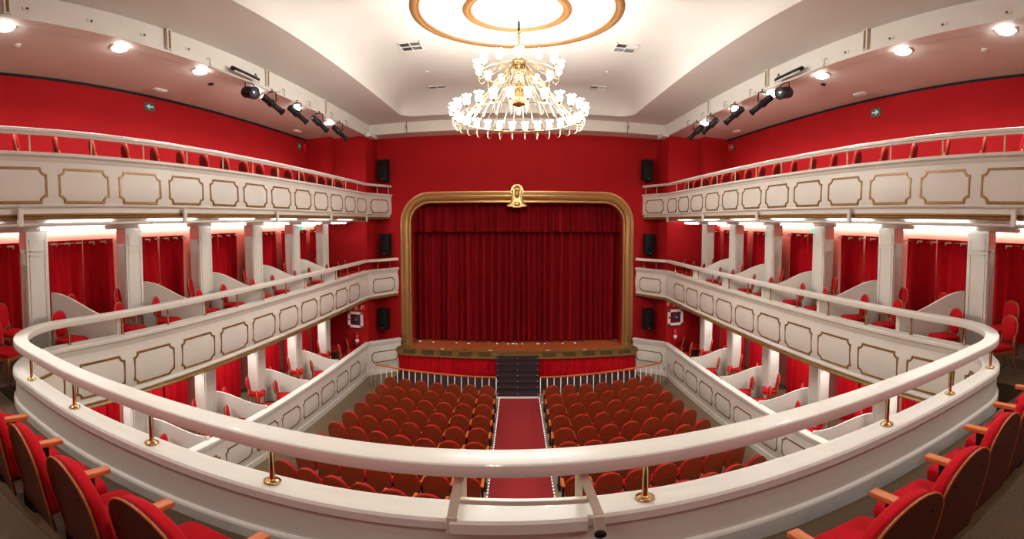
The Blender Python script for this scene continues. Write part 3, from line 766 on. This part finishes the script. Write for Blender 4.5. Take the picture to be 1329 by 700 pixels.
# ---------------------------------------------------------------- wall equipment
def speaker(x, z, rz, label):
    T = thing('loudspeaker', label, 'loudspeaker', (x, YP-.32, z), rz, 'black loudspeakers beside the stage')
    MB().cbox((0, 0, .0), (.36, .26, .74), .02, 2).build('cabinet', 'blackp', T)
    MB().cbox((0, -.132, .02), (.32, .012, .66), .004, 1).build('grille', 'black', T)
    for z_, r_ in ((-.15, .125), (.17, .06)):
        MB().lathe([(r_, 0), (r_, .008), (r_*.85, .012), (r_*.4, .004), (0, .006)], n=24, T=Matrix.Translation((0, -.137, z_)) @ Matrix.Rotation(R(90), 4, 'X')).build('driver', 'blackp', T)
    MB().cbox((0, -.142, -.335), (.07, .006, .02), .002, 1).build('badge', 'silver', T)
    MB().cbox((.08, .10, -.40), (.10, .24, .06), .01, 1).build('bracket', 'black', T)
for sg in (-1, 1):
    s_ = SN[sg]; dx = .03 if sg > 0 else 0
    speaker(-4.66 if sg < 0 else 4.53, 7.31, R(8)*sg, f'topmost black loudspeaker on the red wall {s_} of the stage')
    speaker(-4.62 if sg < 0 else 4.63, 4.66, R(8)*sg, f'middle black loudspeaker on the red wall {s_} of the stage')
    speaker(-4.72 if sg < 0 else 4.63, 1.95, R(8)*sg, f'lowest black loudspeaker on the red wall {s_} of the stage')
    # fire hose cabinet
    x = -5.44 if sg < 0 else 5.32; zc_ = 2.06 if sg < 0 else 2.16
    T = thing('fire_hose_cabinet', f'white framed fire hose cabinet on the red wall {s_} of the stage', 'fire hose cabinet', (x, YE-.05, zc_))
    g = MB().cbox((0, 0, .24), (.56, .09, .09), .006, 1).cbox((0, 0, -.24), (.56, .09, .09), .006, 1)
    g.cbox((-.235, 0, 0), (.09, .09, .57), .006, 1).cbox((.235, 0, 0), (.09, .09, .57), .006, 1); g.build('frame', 'signwhite', T)
    MB().cbox((0, .02, 0), (.60, .09, .60), .006, 1).build('case', 'signred', T)
    MB().cbox((.02, -.012, 0), (.385, .03, .40), .003, 1).build('glass', 'glassred', T)
    MB().lathe([(.12, 0), (.12, .02), (.09, .03), (.055, .02), (.05, .035), (.0, .035)], n=28, T=Matrix.Translation((.03, -.03, 0)) @ Matrix.Rotation(R(90), 4, 'X')).build('hose_reel', 'hose', T)
    MB().lathe([(.028, 0), (.025, .012), (0, .015)], n=20, T=Matrix.Translation((.03, -.066, 0)) @ Matrix.Rotation(R(90), 4, 'X')).build('reel_hub', 'greyw', T)
    MB().cbox((-.225, -.05, 0), (.06, .02, .05), .006, 1).build('handle', 'black', T)
    # extinguisher
    x2 = -5.38 if sg < 0 else 5.32; z2 = 1.13 if sg < 0 else 1.29
    T = thing('fire_extinguisher', f'red fire extinguisher hanging below the hose cabinet {s_} of the stage', 'fire extinguisher', (x2, YE-.09, z2))
    MB().lathe([(0, 0), (.06, 0), (.068, .02), (.068, .30), (.055, .36), (.03, .39), (.025, .42), (0, .42)], n=20).build('cylinder', 'extred', T)
    MB().lathe([(.069, 0), (.069, .12)], (0, 0, .12), n=20).build('label_band', 'signwhite', T)
    MB().cbox((0, -.01, .445), (.05, .10, .03), .005, 1).build('valve', 'silver', T)
    MB().tube([(0, 0, .43), (-.06, -.02, .44), (-.11, -.02, .36), (-.10, -.02, .2), (-.085, -.02, .08)], .011, 8).build('hose', 'black', T)
    # fire signs
    for k in range(3):
        xs_ = (-5.66+.23*k) if sg < 0 else (5.09+.2*k); zz = 2.44+.03*k if sg < 0 else 2.64-.03*k
        T = thing('fire_sign', f'small red fire sign, {ORD[k]} from the left, above the hose cabinet {s_} of stage', 'sign', (xs_, YE-.006, zz), group='red fire signs above the hose cabinets')
        MB().cbox((0, 0, 0), (.18, .01, .20), .002, 1).build('plate', 'signred', T)
        g = MB()
        if k == (0 if sg > 0 else 2): g.cbox((-.03, -.008, 0), (.03, .006, .14), .001, 1).cbox((.0, -.008, .04), (.07, .006, .05), .001, 1).cbox((.035, -.008, .035), (.03, .006, .03), .001, 1)
        elif k == 1: g.cbox((0, -.008, 0), (.045, .006, .13), .001, 1)
        else: g.cbox((0, -.008, -.03), (.07, .006, .05), .001, 1).cbox((-.03, -.008, 0), (.02, .006, .08), .001, 1)
        g.build('pictogram', 'signwhite', T)
def arrow_sign(sg, y, z, name, label, w, h, m='green'):
    T = thing(name, label, 'sign', ((WX-.008)*sg, y, z), 0)
    MB().cbox((0, 0, 0), (.012, w, h), .002, 1).build('plate', m, T)
    # arrow pointing away from the stage
    q = MB(); t = h*.34; d = -1
    pts = [(-.36*w, 0), (-.06*w, .30*h), (.05*w, .30*h), (-.10*w, .09*h), (.36*w, .09*h), (.36*w, -.09*h), (-.10*w, -.09*h), (.05*w, -.30*h), (-.06*w, -.30*h)]
    vs = [(-sg*.0075, a, b) for a, b in pts]+[(-sg*.010, a, b) for a, b in pts]; n = len(pts)
    q.add(vs, [(0, 1, 2, 3), (0, 3, 6, 8), (3, 4, 5, 6), (8, 6, 7)]+[(n+0, n+1, n+2, n+3), (n+0, n+3, n+6, n+8), (n+3, n+4, n+5, n+6), (n+8, n+6, n+7)]+[(k, (k+1) % n, n+(k+1) % n, n+k) for k in range(n)])
    q.build('arrow', 'signwhite', T)
arrow_sign(-1, 5.99, 8.14, 'exit_sign', 'small green exit arrow sign high on the left red wall', .27, .19)
arrow_sign(1, 6.24, 8.05, 'exit_sign', 'small green exit arrow sign high on the right red wall', .27, .19)
arrow_sign(-1, 12.42, 8.10, 'exit_sign', 'dark green arrow sign in the far corner of the left upper gallery', .22, .22)
arrow_sign(1, 12.62, 8.10, 'exit_sign', 'dark green arrow sign in the far corner of the right upper gallery', .22, .22)
for sg in (-1, 1):
    tag(MB().cbox(((WX-.03)*sg, 12.75, 8.10), (.05, .12, .24), .006, 1).build('alarm_box', 'signred'), f'small red alarm box in the far corner of the {SN[sg]} upper gallery', 'alarm')
# lit teal exit signs over curtains
for sg, y, nm in ((-1, 11.95, 'second'), (1, 7.9, 'fourth')):
    tag(MB().cbox((6.75*sg, y, 5.29), (.03, .22, .10), .006, 1).build('exit_sign', 'teal'), f'lit teal exit sign above a curtain in the {SN[sg]} boxes', 'sign')

# ---------------------------------------------------------------- lights on soffits
YS = {-1: [-3.4, -1.6, .25, 2.07, 3.94, 5.74, 7.45, 9.18, 11.09], 1: [-3.1, -1.3, .55, 2.41, 4.16, 6.07, 7.7, 9.3, 11.1]}
for sg in (-1, 1):
    for k, y in enumerate(YS[sg]):
        X = 5.24
        T = thing('ceiling_light', f'round recessed light in the upper gallery ceiling, {SN[sg]} side, {ORD[len(YS[sg])-1-k]} from the stage', 'ceiling light', (X*sg, y, 8.43), 0, 'round lights above the upper galleries')
        MB().lathe([(.12, -.0), (.165, -.0), (.17, -.012), (.155, -.022), (.135, -.025), (.12, -.01)], n=28).build('rim', 'gloss', T)
        MB().lathe([(.0, -.085), (.06, -.078), (.115, -.052), (.135, -.02)], n=28).build('diffuser', 'lamp', T)
        ld = bpy.data.lights.new('gallery_lamp', 'AREA'); ld.shape = 'DISK'; ld.size = .16; ld.energy = 31; ld.color = (1, .97, .92); ld.spread = R(150)
        lo_ = bpy.data.objects.new('gallery_lamp', ld); C.objects.link(lo_); lo_.parent = T; lo_.location = (0, 0, -.10)
    # linear lights under the upper gallery and hanging pipe
    for k in range(7):
        y = (.5 if sg < 0 else .8)+1.86*k+.85
        T = thing('tube_light', f'slim white tube light under the {SN[sg]} upper gallery, {ORD[6-k]} from the stage', 'ceiling light', (5.40*sg, y, 5.485), 0, 'tube lights under the upper galleries')
        MB().cbox((0, -.5, .0), (.03, .03, .06), .004, 1).cbox((0, .5, .0), (.03, .03, .06), .004, 1).cbox((0, 0, -.018), (.022, 1.2, .012), .003, 1).build('housing', 'greyw', T)
        MB().cbox((.24*sg, 0, -.082), (.022, 1.2, .012), .003, 1).build('housing', 'greyw', T)
        MB().tube([(.23*sg, -.56, -.066), (.23*sg, .56, -.066)], .008, 8).build('tube', 'strip', T)
        MB().tube([(-.012*sg, -.56, -.0), (-.012*sg, .56, -.0)], .013, 8).build('tube', 'strip', T)
    O = (5.0*sg, 7, 5.47)
    T = thing('lighting_pipe', f'long white pipe hung under the {SN[sg]} upper gallery front on square brackets', 'pipe', O)
    MB().tube([(4.99*sg, YB+.5, 5.475), (4.99*sg, YE-.02, 5.475)], .022, 8).build('pipe', 'gloss', T, O)
    for y in (-.8, 2.05, 4.93, 7.75, 10.5, 13.3): MB().cbox((4.955*sg, y, 5.575), (.05, .07, .24), .006, 1).build('hanger', 'gloss', T, O)
    # cove LED at the top of the wall behind the curtains, and lamps over the ground boxes
    for tierk, zt in (('mid', 5.385),):
        P = PIL[sg]
        for i in range(-1, 7):
            ya = P[i]+.01 if i >= 0 else P[0]-1.8; yb = P[i+1]-.01 if i < 6 else YE-.03
            tn = TIER[tierk][2]
            tag(MB().cbox((6.93*sg, (ya+yb)/2, zt-.012), (.03, yb-ya, .018), .003, 1).build('led_strip', 'led'), f'bright LED strip above the curtain, {ORD[6-i]} box from the stage, {SN[sg]} side', 'light strip', 'LED strips behind the box curtains')
    for i in range(6):
        y = PIL[sg][i]+1.1
        T = thing('ceiling_light', f'flat round light over the {ORD[6-i]} ground-floor box from the stage, {SN[sg]} side', 'ceiling light', (5.9*sg, y, 2.80), 0, 'lights over the ground-floor boxes')
        MB().lathe([(.0, -.03), (.09, -.028), (.10, -.01), (.10, 0)], n=20).build('diffuser', 'lamp', T)
        ld = bpy.data.lights.new('box_lamp', 'AREA'); ld.shape = 'DISK'; ld.size = .2; ld.energy = 16; ld.color = (1, .97, .92)
        lo_ = bpy.data.objects.new('box_lamp', ld); C.objects.link(lo_); lo_.parent = T; lo_.location = (0, 0, -.045)
    # detectors and sockets
    for y, X, nm in ((2.49 if sg < 0 else 3.02, 5.8, 'near'), ):
        tag(MB().lathe([(0, -.05), (.035, -.045), (.05, -.02), (.055, 0)], (X*sg, y, 8.43), 18).build('smoke_detector', 'gloss'), f'white smoke detector on the {SN[sg]} upper gallery ceiling', 'smoke detector')
    tag(MB().lathe([(0, -.05), (.045, -.045), (.06, -.02), (.02, -.015), (.02, 0)], (5.62*sg, 6.45, 8.43), 18).build('ceiling_socket', 'black'), f'round black cable socket on the {SN[sg]} upper gallery ceiling', 'socket')
    for y, nm in ((5.95 if sg < 0 else 6.35, 'middle'), (11.6, 'far')):
        T = thing('emergency_light', f'oval emergency light at the {nm} edge of the {SN[sg]} upper gallery ceiling', 'light', (6.6*sg, y, 8.43))
        MB().slab(rpoly(.09, .19, .085, 5), [(0, 1), (-.03, .96), (-.045, .8)], Matrix(((1, 0, 0, 0), (0, 0, 1, 0), (0, 1, 0, 0), (0, 0, 0, 1)))).build('housing', 'signwhite', T)
    for k, y in enumerate((2.27, 3.24, 4.19, 5.15)):
        T = thing('wall_socket', f'small socket on the white beam above the {SN[sg]} gallery, {ORD[3-k]} from the stage', 'socket', (4.98*sg, y, 8.62 if sg < 0 else 8.56), 0, 'sockets on the ceiling beams')
        MB().cbox((0, 0, 0), (.015, .10, .06), .004, 1).build('plate', 'gloss', T); MB().cbox((-.012*sg, .02, 0), (.02, .03, .03), .004, 1).build('plug', 'black', T)
for k, x in enumerate((-3.0, 0, 3.0)):  # unseen fill lights added behind the camera to brighten the inner parapet
    T = thing('ceiling_light', f'added round fill light on the rear ceiling above the balcony, {ORD[k]} from the left', 'ceiling light', (x, -1.2, 8.88), 0, 'added fill lights on the rear ceiling')
    MB().lathe([(.12, -.0), (.165, -.0), (.17, -.012), (.155, -.022), (.135, -.025), (.12, -.01)], n=28).build('rim', 'gloss', T)
    MB().lathe([(.0, -.085), (.06, -.078), (.115, -.052), (.135, -.02)], n=28).build('diffuser', 'lamp', T)
    ld = bpy.data.lights.new('rear_fill_lamp', 'AREA'); ld.shape = 'DISK'; ld.size = .2; ld.energy = 14; ld.color = (1, .93, .82)
    lo_ = bpy.data.objects.new('rear_fill_lamp', ld); C.objects.link(lo_); lo_.parent = T; lo_.location = (0, 0, -.11)
# ---------------------------------------------------------------- spotlights
for sg in (-1, 1):
    O = (4.90*sg, 9.5, 8.36)
    T = thing('spotlight_pipe', f'thin white pipe carrying the spotlights below the {SN[sg]} ceiling beam', 'pipe', O)
    MB().tube([(4.90*sg, 5.6, 8.37), (4.90*sg, 13.15, 8.37)], .022, 10).build('pipe', 'gloss', T, O)
    MB().lathe([(.0, -.04), (.03, -.03), (.035, 0), (.03, .03), (0, .04)], (4.90*sg, 13.17, 8.37), 12).build('end_cap', 'gloss', T, O)
    for y in (6.1, 7.9, 9.2, 10.6, 12.2): MB().cbox((4.92*sg, y, 8.41), (.03, .03, .10), .005, 1).build('clip', 'greyw', T, O)
    g_ = 'black profile spotlights'
    yy = [7.55, 8.62, 9.75, 11.0] if sg < 0 else [7.55, 8.72, 10.0, 10.9]
    for k, y in enumerate(yy):
        T = thing('profile_spotlight', f'black profile spotlight below the {SN[sg]} ceiling beam, {ORD[3-k]} from the stage', 'spotlight', (4.90*sg, y, 8.37), 0, g_)
        A = Matrix.Translation((0, 0, -.30)) @ Matrix.Rotation(R(16)*sg, 4, 'Z') @ Matrix.Rotation(R(-27), 4, 'X') @ Matrix.Scale(.9, 4)
        MB().lathe([(0, -.30), (.075, -.30), (.085, -.27), (.085, -.06), (.10, -.05), (.10, .02), (.075, .05), (.068, .12), (.068, .36), (.088, .365), (.088, .385), (.062, .385)], n=18, T=A @ Matrix.Rotation(R(-90), 4, 'X')).build('body', 'black', T)
        MB().lathe([(0, .37), (.06, .375)], n=18, T=A @ Matrix.Rotation(R(-90), 4, 'X')).build('lens', 'spotglass', T)
        MB().tube([(-.115, 0, -.28), (-.115, 0, -.06), (-.06, 0, -.03), (.06, 0, -.03), (.115, 0, -.06), (.115, 0, -.28)], .013, 6).build('yoke', 'black', T)
        MB().cbox((0, 0, .0), (.05, .05, .08), .006, 1).build('clamp', 'black', T)
    T = thing('fresnel_spotlight', f'short round black lantern below the {SN[sg]} ceiling beam behind the profile spotlights', 'spotlight', (4.90*sg, 6.78, 8.37))
    A = Matrix.Translation((0, 0, -.24)) @ Matrix.Rotation(R(100)*sg, 4, 'Z') @ Matrix.Rotation(R(-20), 4, 'X')
    MB().lathe([(0, -.16), (.10, -.16), (.125, -.12), (.125, .12), (.135, .13), (.135, .15), (.115, .15)], n=22, T=A @ Matrix.Rotation(R(-90), 4, 'X')).build('body', 'black', T)
    MB().lathe([(0, .155), (.06, .15), (.115, .135)], n=22, T=A @ Matrix.Rotation(R(-90), 4, 'X')).build('lens', 'spotglass', T)
    MB().tube([(0, -.15, -.22), (0, -.15, -.05), (0, -.08, -.02), (0, .08, -.02), (0, .15, -.05), (0, .15, -.22)], .012, 6).build('yoke', 'black', T)
    T = thing('light_bar', f'long black tubular light bar lying along the {SN[sg]} ceiling beam', 'light bar', (4.86*sg, 6.6, 8.47))
    MB().tube([(0, -.42, .03), (0, .42, .0)], .045, 10).build('housing', 'black', T)
    MB().tube([(-.05*sg, -.40, -.04), (-.05*sg, .40, -.07)], .018, 8).build('white_tube', 'gloss', T)
    MB().tube([(0, .30, .04), (0, .33, .12), (0, .38, .05)], .01, 6).build('cable_loop', 'black', T)
    for k, y in enumerate((5.62, 8.1, 9.3, 10.6, 11.6)):
        T = thing('cable_hook', f'small black cable hook on the {SN[sg]} ceiling beam, {ORD[4-k]} from the stage', 'cable', (4.97*sg, y, 8.52), 0, 'cable hooks on the ceiling beams')
        MB().tube([(0, 0, .04), (-.03*sg, .02, .05), (-.05*sg, .03, .01), (-.03*sg, .04, -.06), (-.05*sg, .05, -.12)], .007, 6).build('cable', 'black', T)
    T = thing('cable_hook', f'thin dark cable hanging on the cornice above the stage, {SN[sg]} of the chandelier', 'cable', (3.64*sg, 13.70, 8.80))
    MB().tube([(0, 0, .12), (0, -.02, .0), (.03*sg, -.03, -.1), (-.02*sg, -.03, -.22), (0, -.03, -.34)], .010, 6).build('cable', 'black', T)
    MB().cbox((0, -.03, -.12), (.06, .04, .10), .01, 1).build('plug', 'grey', T)

# ---------------------------------------------------------------- ceiling vents
for (x, y, w, d, nm) in ((-2.27, 9.0, .50, .52, 'near left'), (2.34, 9.08, .50, .52, 'near right'), (-2.30, 12.25, .50, .52, 'far left'), (2.33, 12.25, .50, .52, 'far right')):
    zz = ZT-.005 if y < 11 else ZT-.02
    T = thing('ceiling_vent', f'square ceiling air vent with four louvre fields, {nm} of the chandelier', 'air vent', (x, y, zz), 0, 'ceiling air vents')
    g = MB().cbox((0, d/2-.015, -.01), (w, .03, .03), .003, 1).cbox((0, -d/2+.015, -.01), (w, .03, .03), .003, 1).cbox((-w/2+.015, 0, -.01), (.03, d, .03), .003, 1).cbox((w/2-.015, 0, -.01), (.03, d, .03), .003, 1).cbox((0, 0, -.01), (.02, d, .03), .003, 1).cbox((0, 0, -.01), (w, .02, .03), .003, 1)
    g.build('frame', 'gloss', T)
    for qx in (-1, 1):
        for qy in (-1, 1):
            g = MB(); lin_x = (qx*qy > 0)
            for k in range(7):
                o = -.09+.03*k
                tilt = (Matrix.Rotation(R(40), 4, 'X') if lin_x else Matrix.Rotation(R(40), 4, 'Y'))
                Tm = Matrix.Translation((qx*w/4+(0 if lin_x else o), qy*d/4+(o if lin_x else 0), -.008)) @ tilt
                g.box(-.10 if lin_x else -.012, .10 if lin_x else .012, -.012 if lin_x else -.10, .012 if lin_x else .10, -.001, .001, Tm)
            g.build('louvre', 'grey' if qx < 0 else 'greyw', T)
    MB().box(-w/2+.02, w/2-.02, -d/2+.02, d/2-.02, .0, .004).build('backing', 'black', T)
for sg in (-1, 1):
    tag(MB().lathe([(0, -.045), (.035, -.04), (.05, -.02), (.055, 0)], (2.3*sg, 10.75, ZT), 18).build('smoke_detector', 'gloss'), f'small smoke detector between the {SN[sg]} ceiling vents', 'smoke detector')

# ---------------------------------------------------------------- chandelier
CZ = 5.35
O = (0.03, yc, 7.0)
T = thing('chandelier', 'large brass two-tier chandelier with many glowing tulip glass shades', 'chandelier', O)
def L_(g, n, m, par=None): return g.build(n, m, par or T, O if not par else None)
cx0 = O[0]
MB().tube([(cx0, yc, ZT), (cx0, yc, CZ+3.92)], .008, 6).build('cable', 'silver', T, O)
MB().lathe([(.0, CZ+3.95), (.02, CZ+3.94), (.022, CZ+3.74), (0, CZ+3.72)], (cx0, yc, 0), 12).build('coupling', 'black', T, O)
MB().lathe([(0, CZ+3.74), (.012, CZ+3.72), (.045, CZ+3.69), (.02, CZ+3.66), (.024, CZ+3.62), (.022, CZ+3.42), (.05, CZ+3.38), (.02, CZ+3.34), (.04, CZ+3.28), (.06, CZ+3.24), (.03, CZ+3.2), (.05, CZ+3.14), (.10, CZ+3.10), (.13, CZ+3.08),
            (.11, CZ+3.06), (.10, CZ+2.88), (.13, CZ+2.85), (.06, CZ+2.80), (.03, CZ+2.76), (.055, CZ+2.72), (.03, CZ+2.68), (.05, CZ+2.64), (.08, CZ+2.60), (.05, CZ+2.57), (.07, CZ+2.52), (.13, CZ+2.24), (.155, CZ+2.20), (.12, CZ+2.18), (.05, CZ+2.16), (.03, CZ+2.12), (.045, CZ+2.09), (.02, CZ+2.05), (.03, CZ+2.02), (0, CZ+1.98)], (cx0, yc, 0), 28).build('stem', 'brassw', T, O)
g = MB(); g2 = MB()
for k in range(14):
    w = 2*pi*k/14; g.tube([(cx0+.115*cos(w), yc+.115*sin(w), CZ+3.07), (cx0+.118*cos(w), yc+.118*sin(w), CZ+2.86)], .012, 6)
    g2.tube([(cx0+.075*cos(w), yc+.075*sin(w), CZ+2.52), (cx0+.14*cos(w), yc+.14*sin(w), CZ+2.22)], .010, 6)
g.build('fluted_hub', 'brass', T, O); g2.build('fluted_hub', 'brass', T, O)
def tulip():
    g = MB(); n = 20
    prof = [(.018, 0), (.040, .012), (.054, .045), (.056, .085), (.045, .120), (.048, .145), (.072, .172)]
    def fn(u, v):
        i = v*(len(prof)-1); a = int(min(i, len(prof)-2)); t = i-a; r = prof[a][0]*(1-t)+prof[a+1][0]*t; z = prof[a][1]*(1-t)+prof[a+1][1]*t
        w = 2*pi*u; fl = max(0, (v-.7)/.3); r *= 1+.16*fl*sin(6*w); z += .012*fl*cos(6*w)
        return (r*cos(w), r*sin(w), z)
    g.grid(fn, 36, 10); g.lathe([(0, .02), (.03, .03), (.032, .09), (0, .12)], n=10); return g
sh0 = None
def lamp_ring(rad, zcup, n, hubz, hubr, ph, arm_drop):
    global sh0
    for k in range(n):
        w = 2*pi*(k+ph)/n; dx, dy = cos(w), sin(w)
        P = lambda r, z: (cx0+dx*r, yc+dy*r, z)
        rad_in = rad*.9
        pts = [P(hubr, hubz)]
        for q in range(1, 7): t = q/6; pts.append(P(hubr+(rad_in-.05-hubr)*t, hubz+(zcup-arm_drop*.55-hubz)*t))
        for q in range(1, 9):
            a = pi+ (pi)*q/9; pts.append(P(rad-.0-(rad-rad_in+.05)/2*(1-0)+((rad-rad_in+.05)/2)*cos(a), zcup-arm_drop*.55+arm_drop*.6*sin(a)))
        pts.append(P(rad, zcup-.02))
        arm = MB().tube(pts, .0075, 6).build('arm', 'brassw', T, O)
        cup = MB().lathe([(0, -.03), (.012, -.028), (.03, -.01), (.034, 0), (.02, .006), (0, .006)], (cx0+dx*rad, yc+dy*rad, zcup), 12).build('cup', 'brassw', arm, O)
        if sh0 is None: sh0 = tulip().build('lamp_shade', 'shade', arm); s_ = sh0
        else: s_ = sh0.copy(); C.objects.link(s_); s_.parent = arm
        s_.location = (dx*rad, dy*rad, zcup-O[2]); s_.rotation_euler = (0, 0, w*1.7)
lamp_ring(.74, CZ+2.86, 14, CZ+3.10, .05, .5, .16)
lamp_ring(1.17, CZ+1.97, 28, CZ+2.98, .12, .5, .20)
g = MB(); n = 64
for (r_, z_) in ((1.08, CZ+1.93), (.66, CZ+2.82)):
    g.tube([(cx0+r_*cos(2*pi*k/n), yc+r_*sin(2*pi*k/n), z_) for k in range(n+1)], .008, 6, False)
g.build('ring', 'brassw', T, O)
for k in range(6):
    w = 2*pi*k/6; ld = bpy.data.lights.new('chandelier_lamp', 'POINT'); ld.energy = 98; ld.color = (1, .965, .90); ld.shadow_soft_size = .12
    o = bpy.data.objects.new('chandelier_lamp', ld); C.objects.link(o); o.parent = T; o.location = (.95*cos(w), .95*sin(w), CZ+2.16-O[2])

# ---------------------------------------------------------------- world, camera, colour
w = bpy.data.worlds.new('world'); bpy.context.scene.world = w; w.use_nodes = True
w.node_tree.nodes['Background'].inputs[0].default_value = (1, .93, .86, 1); w.node_tree.nodes['Background'].inputs[1].default_value = .0
F = 546.
cd = bpy.data.cameras.new('camera'); cam = bpy.data.objects.new('camera', cd); C.objects.link(cam)
cd.type = 'PANO'; cd.panorama_type = 'EQUIRECTANGULAR'
cd.longitude_min = -1329/2/F; cd.longitude_max = 1329/2/F
cd.latitude_max = 315.3/F; cd.latitude_min = -(700-315.3)/F
cam.location = (0, 0, 5.35); cam.rotation_euler = (pi/2-.045, 0, .012); cd.clip_start = .02
sc = bpy.context.scene; sc.camera = cam
sc.view_settings.view_transform = 'Standard'; sc.view_settings.look = 'None'; sc.view_settings.gamma = 1; sc.view_settings.exposure = 0.16
sc.view_settings.use_curve_mapping = False
sc.cycles.use_denoising = True; sc.cycles.max_bounces = 8; sc.cycles.diffuse_bounces = 3; sc.cycles.sample_clamp_indirect = 8
sc.cycles.use_light_tree = True
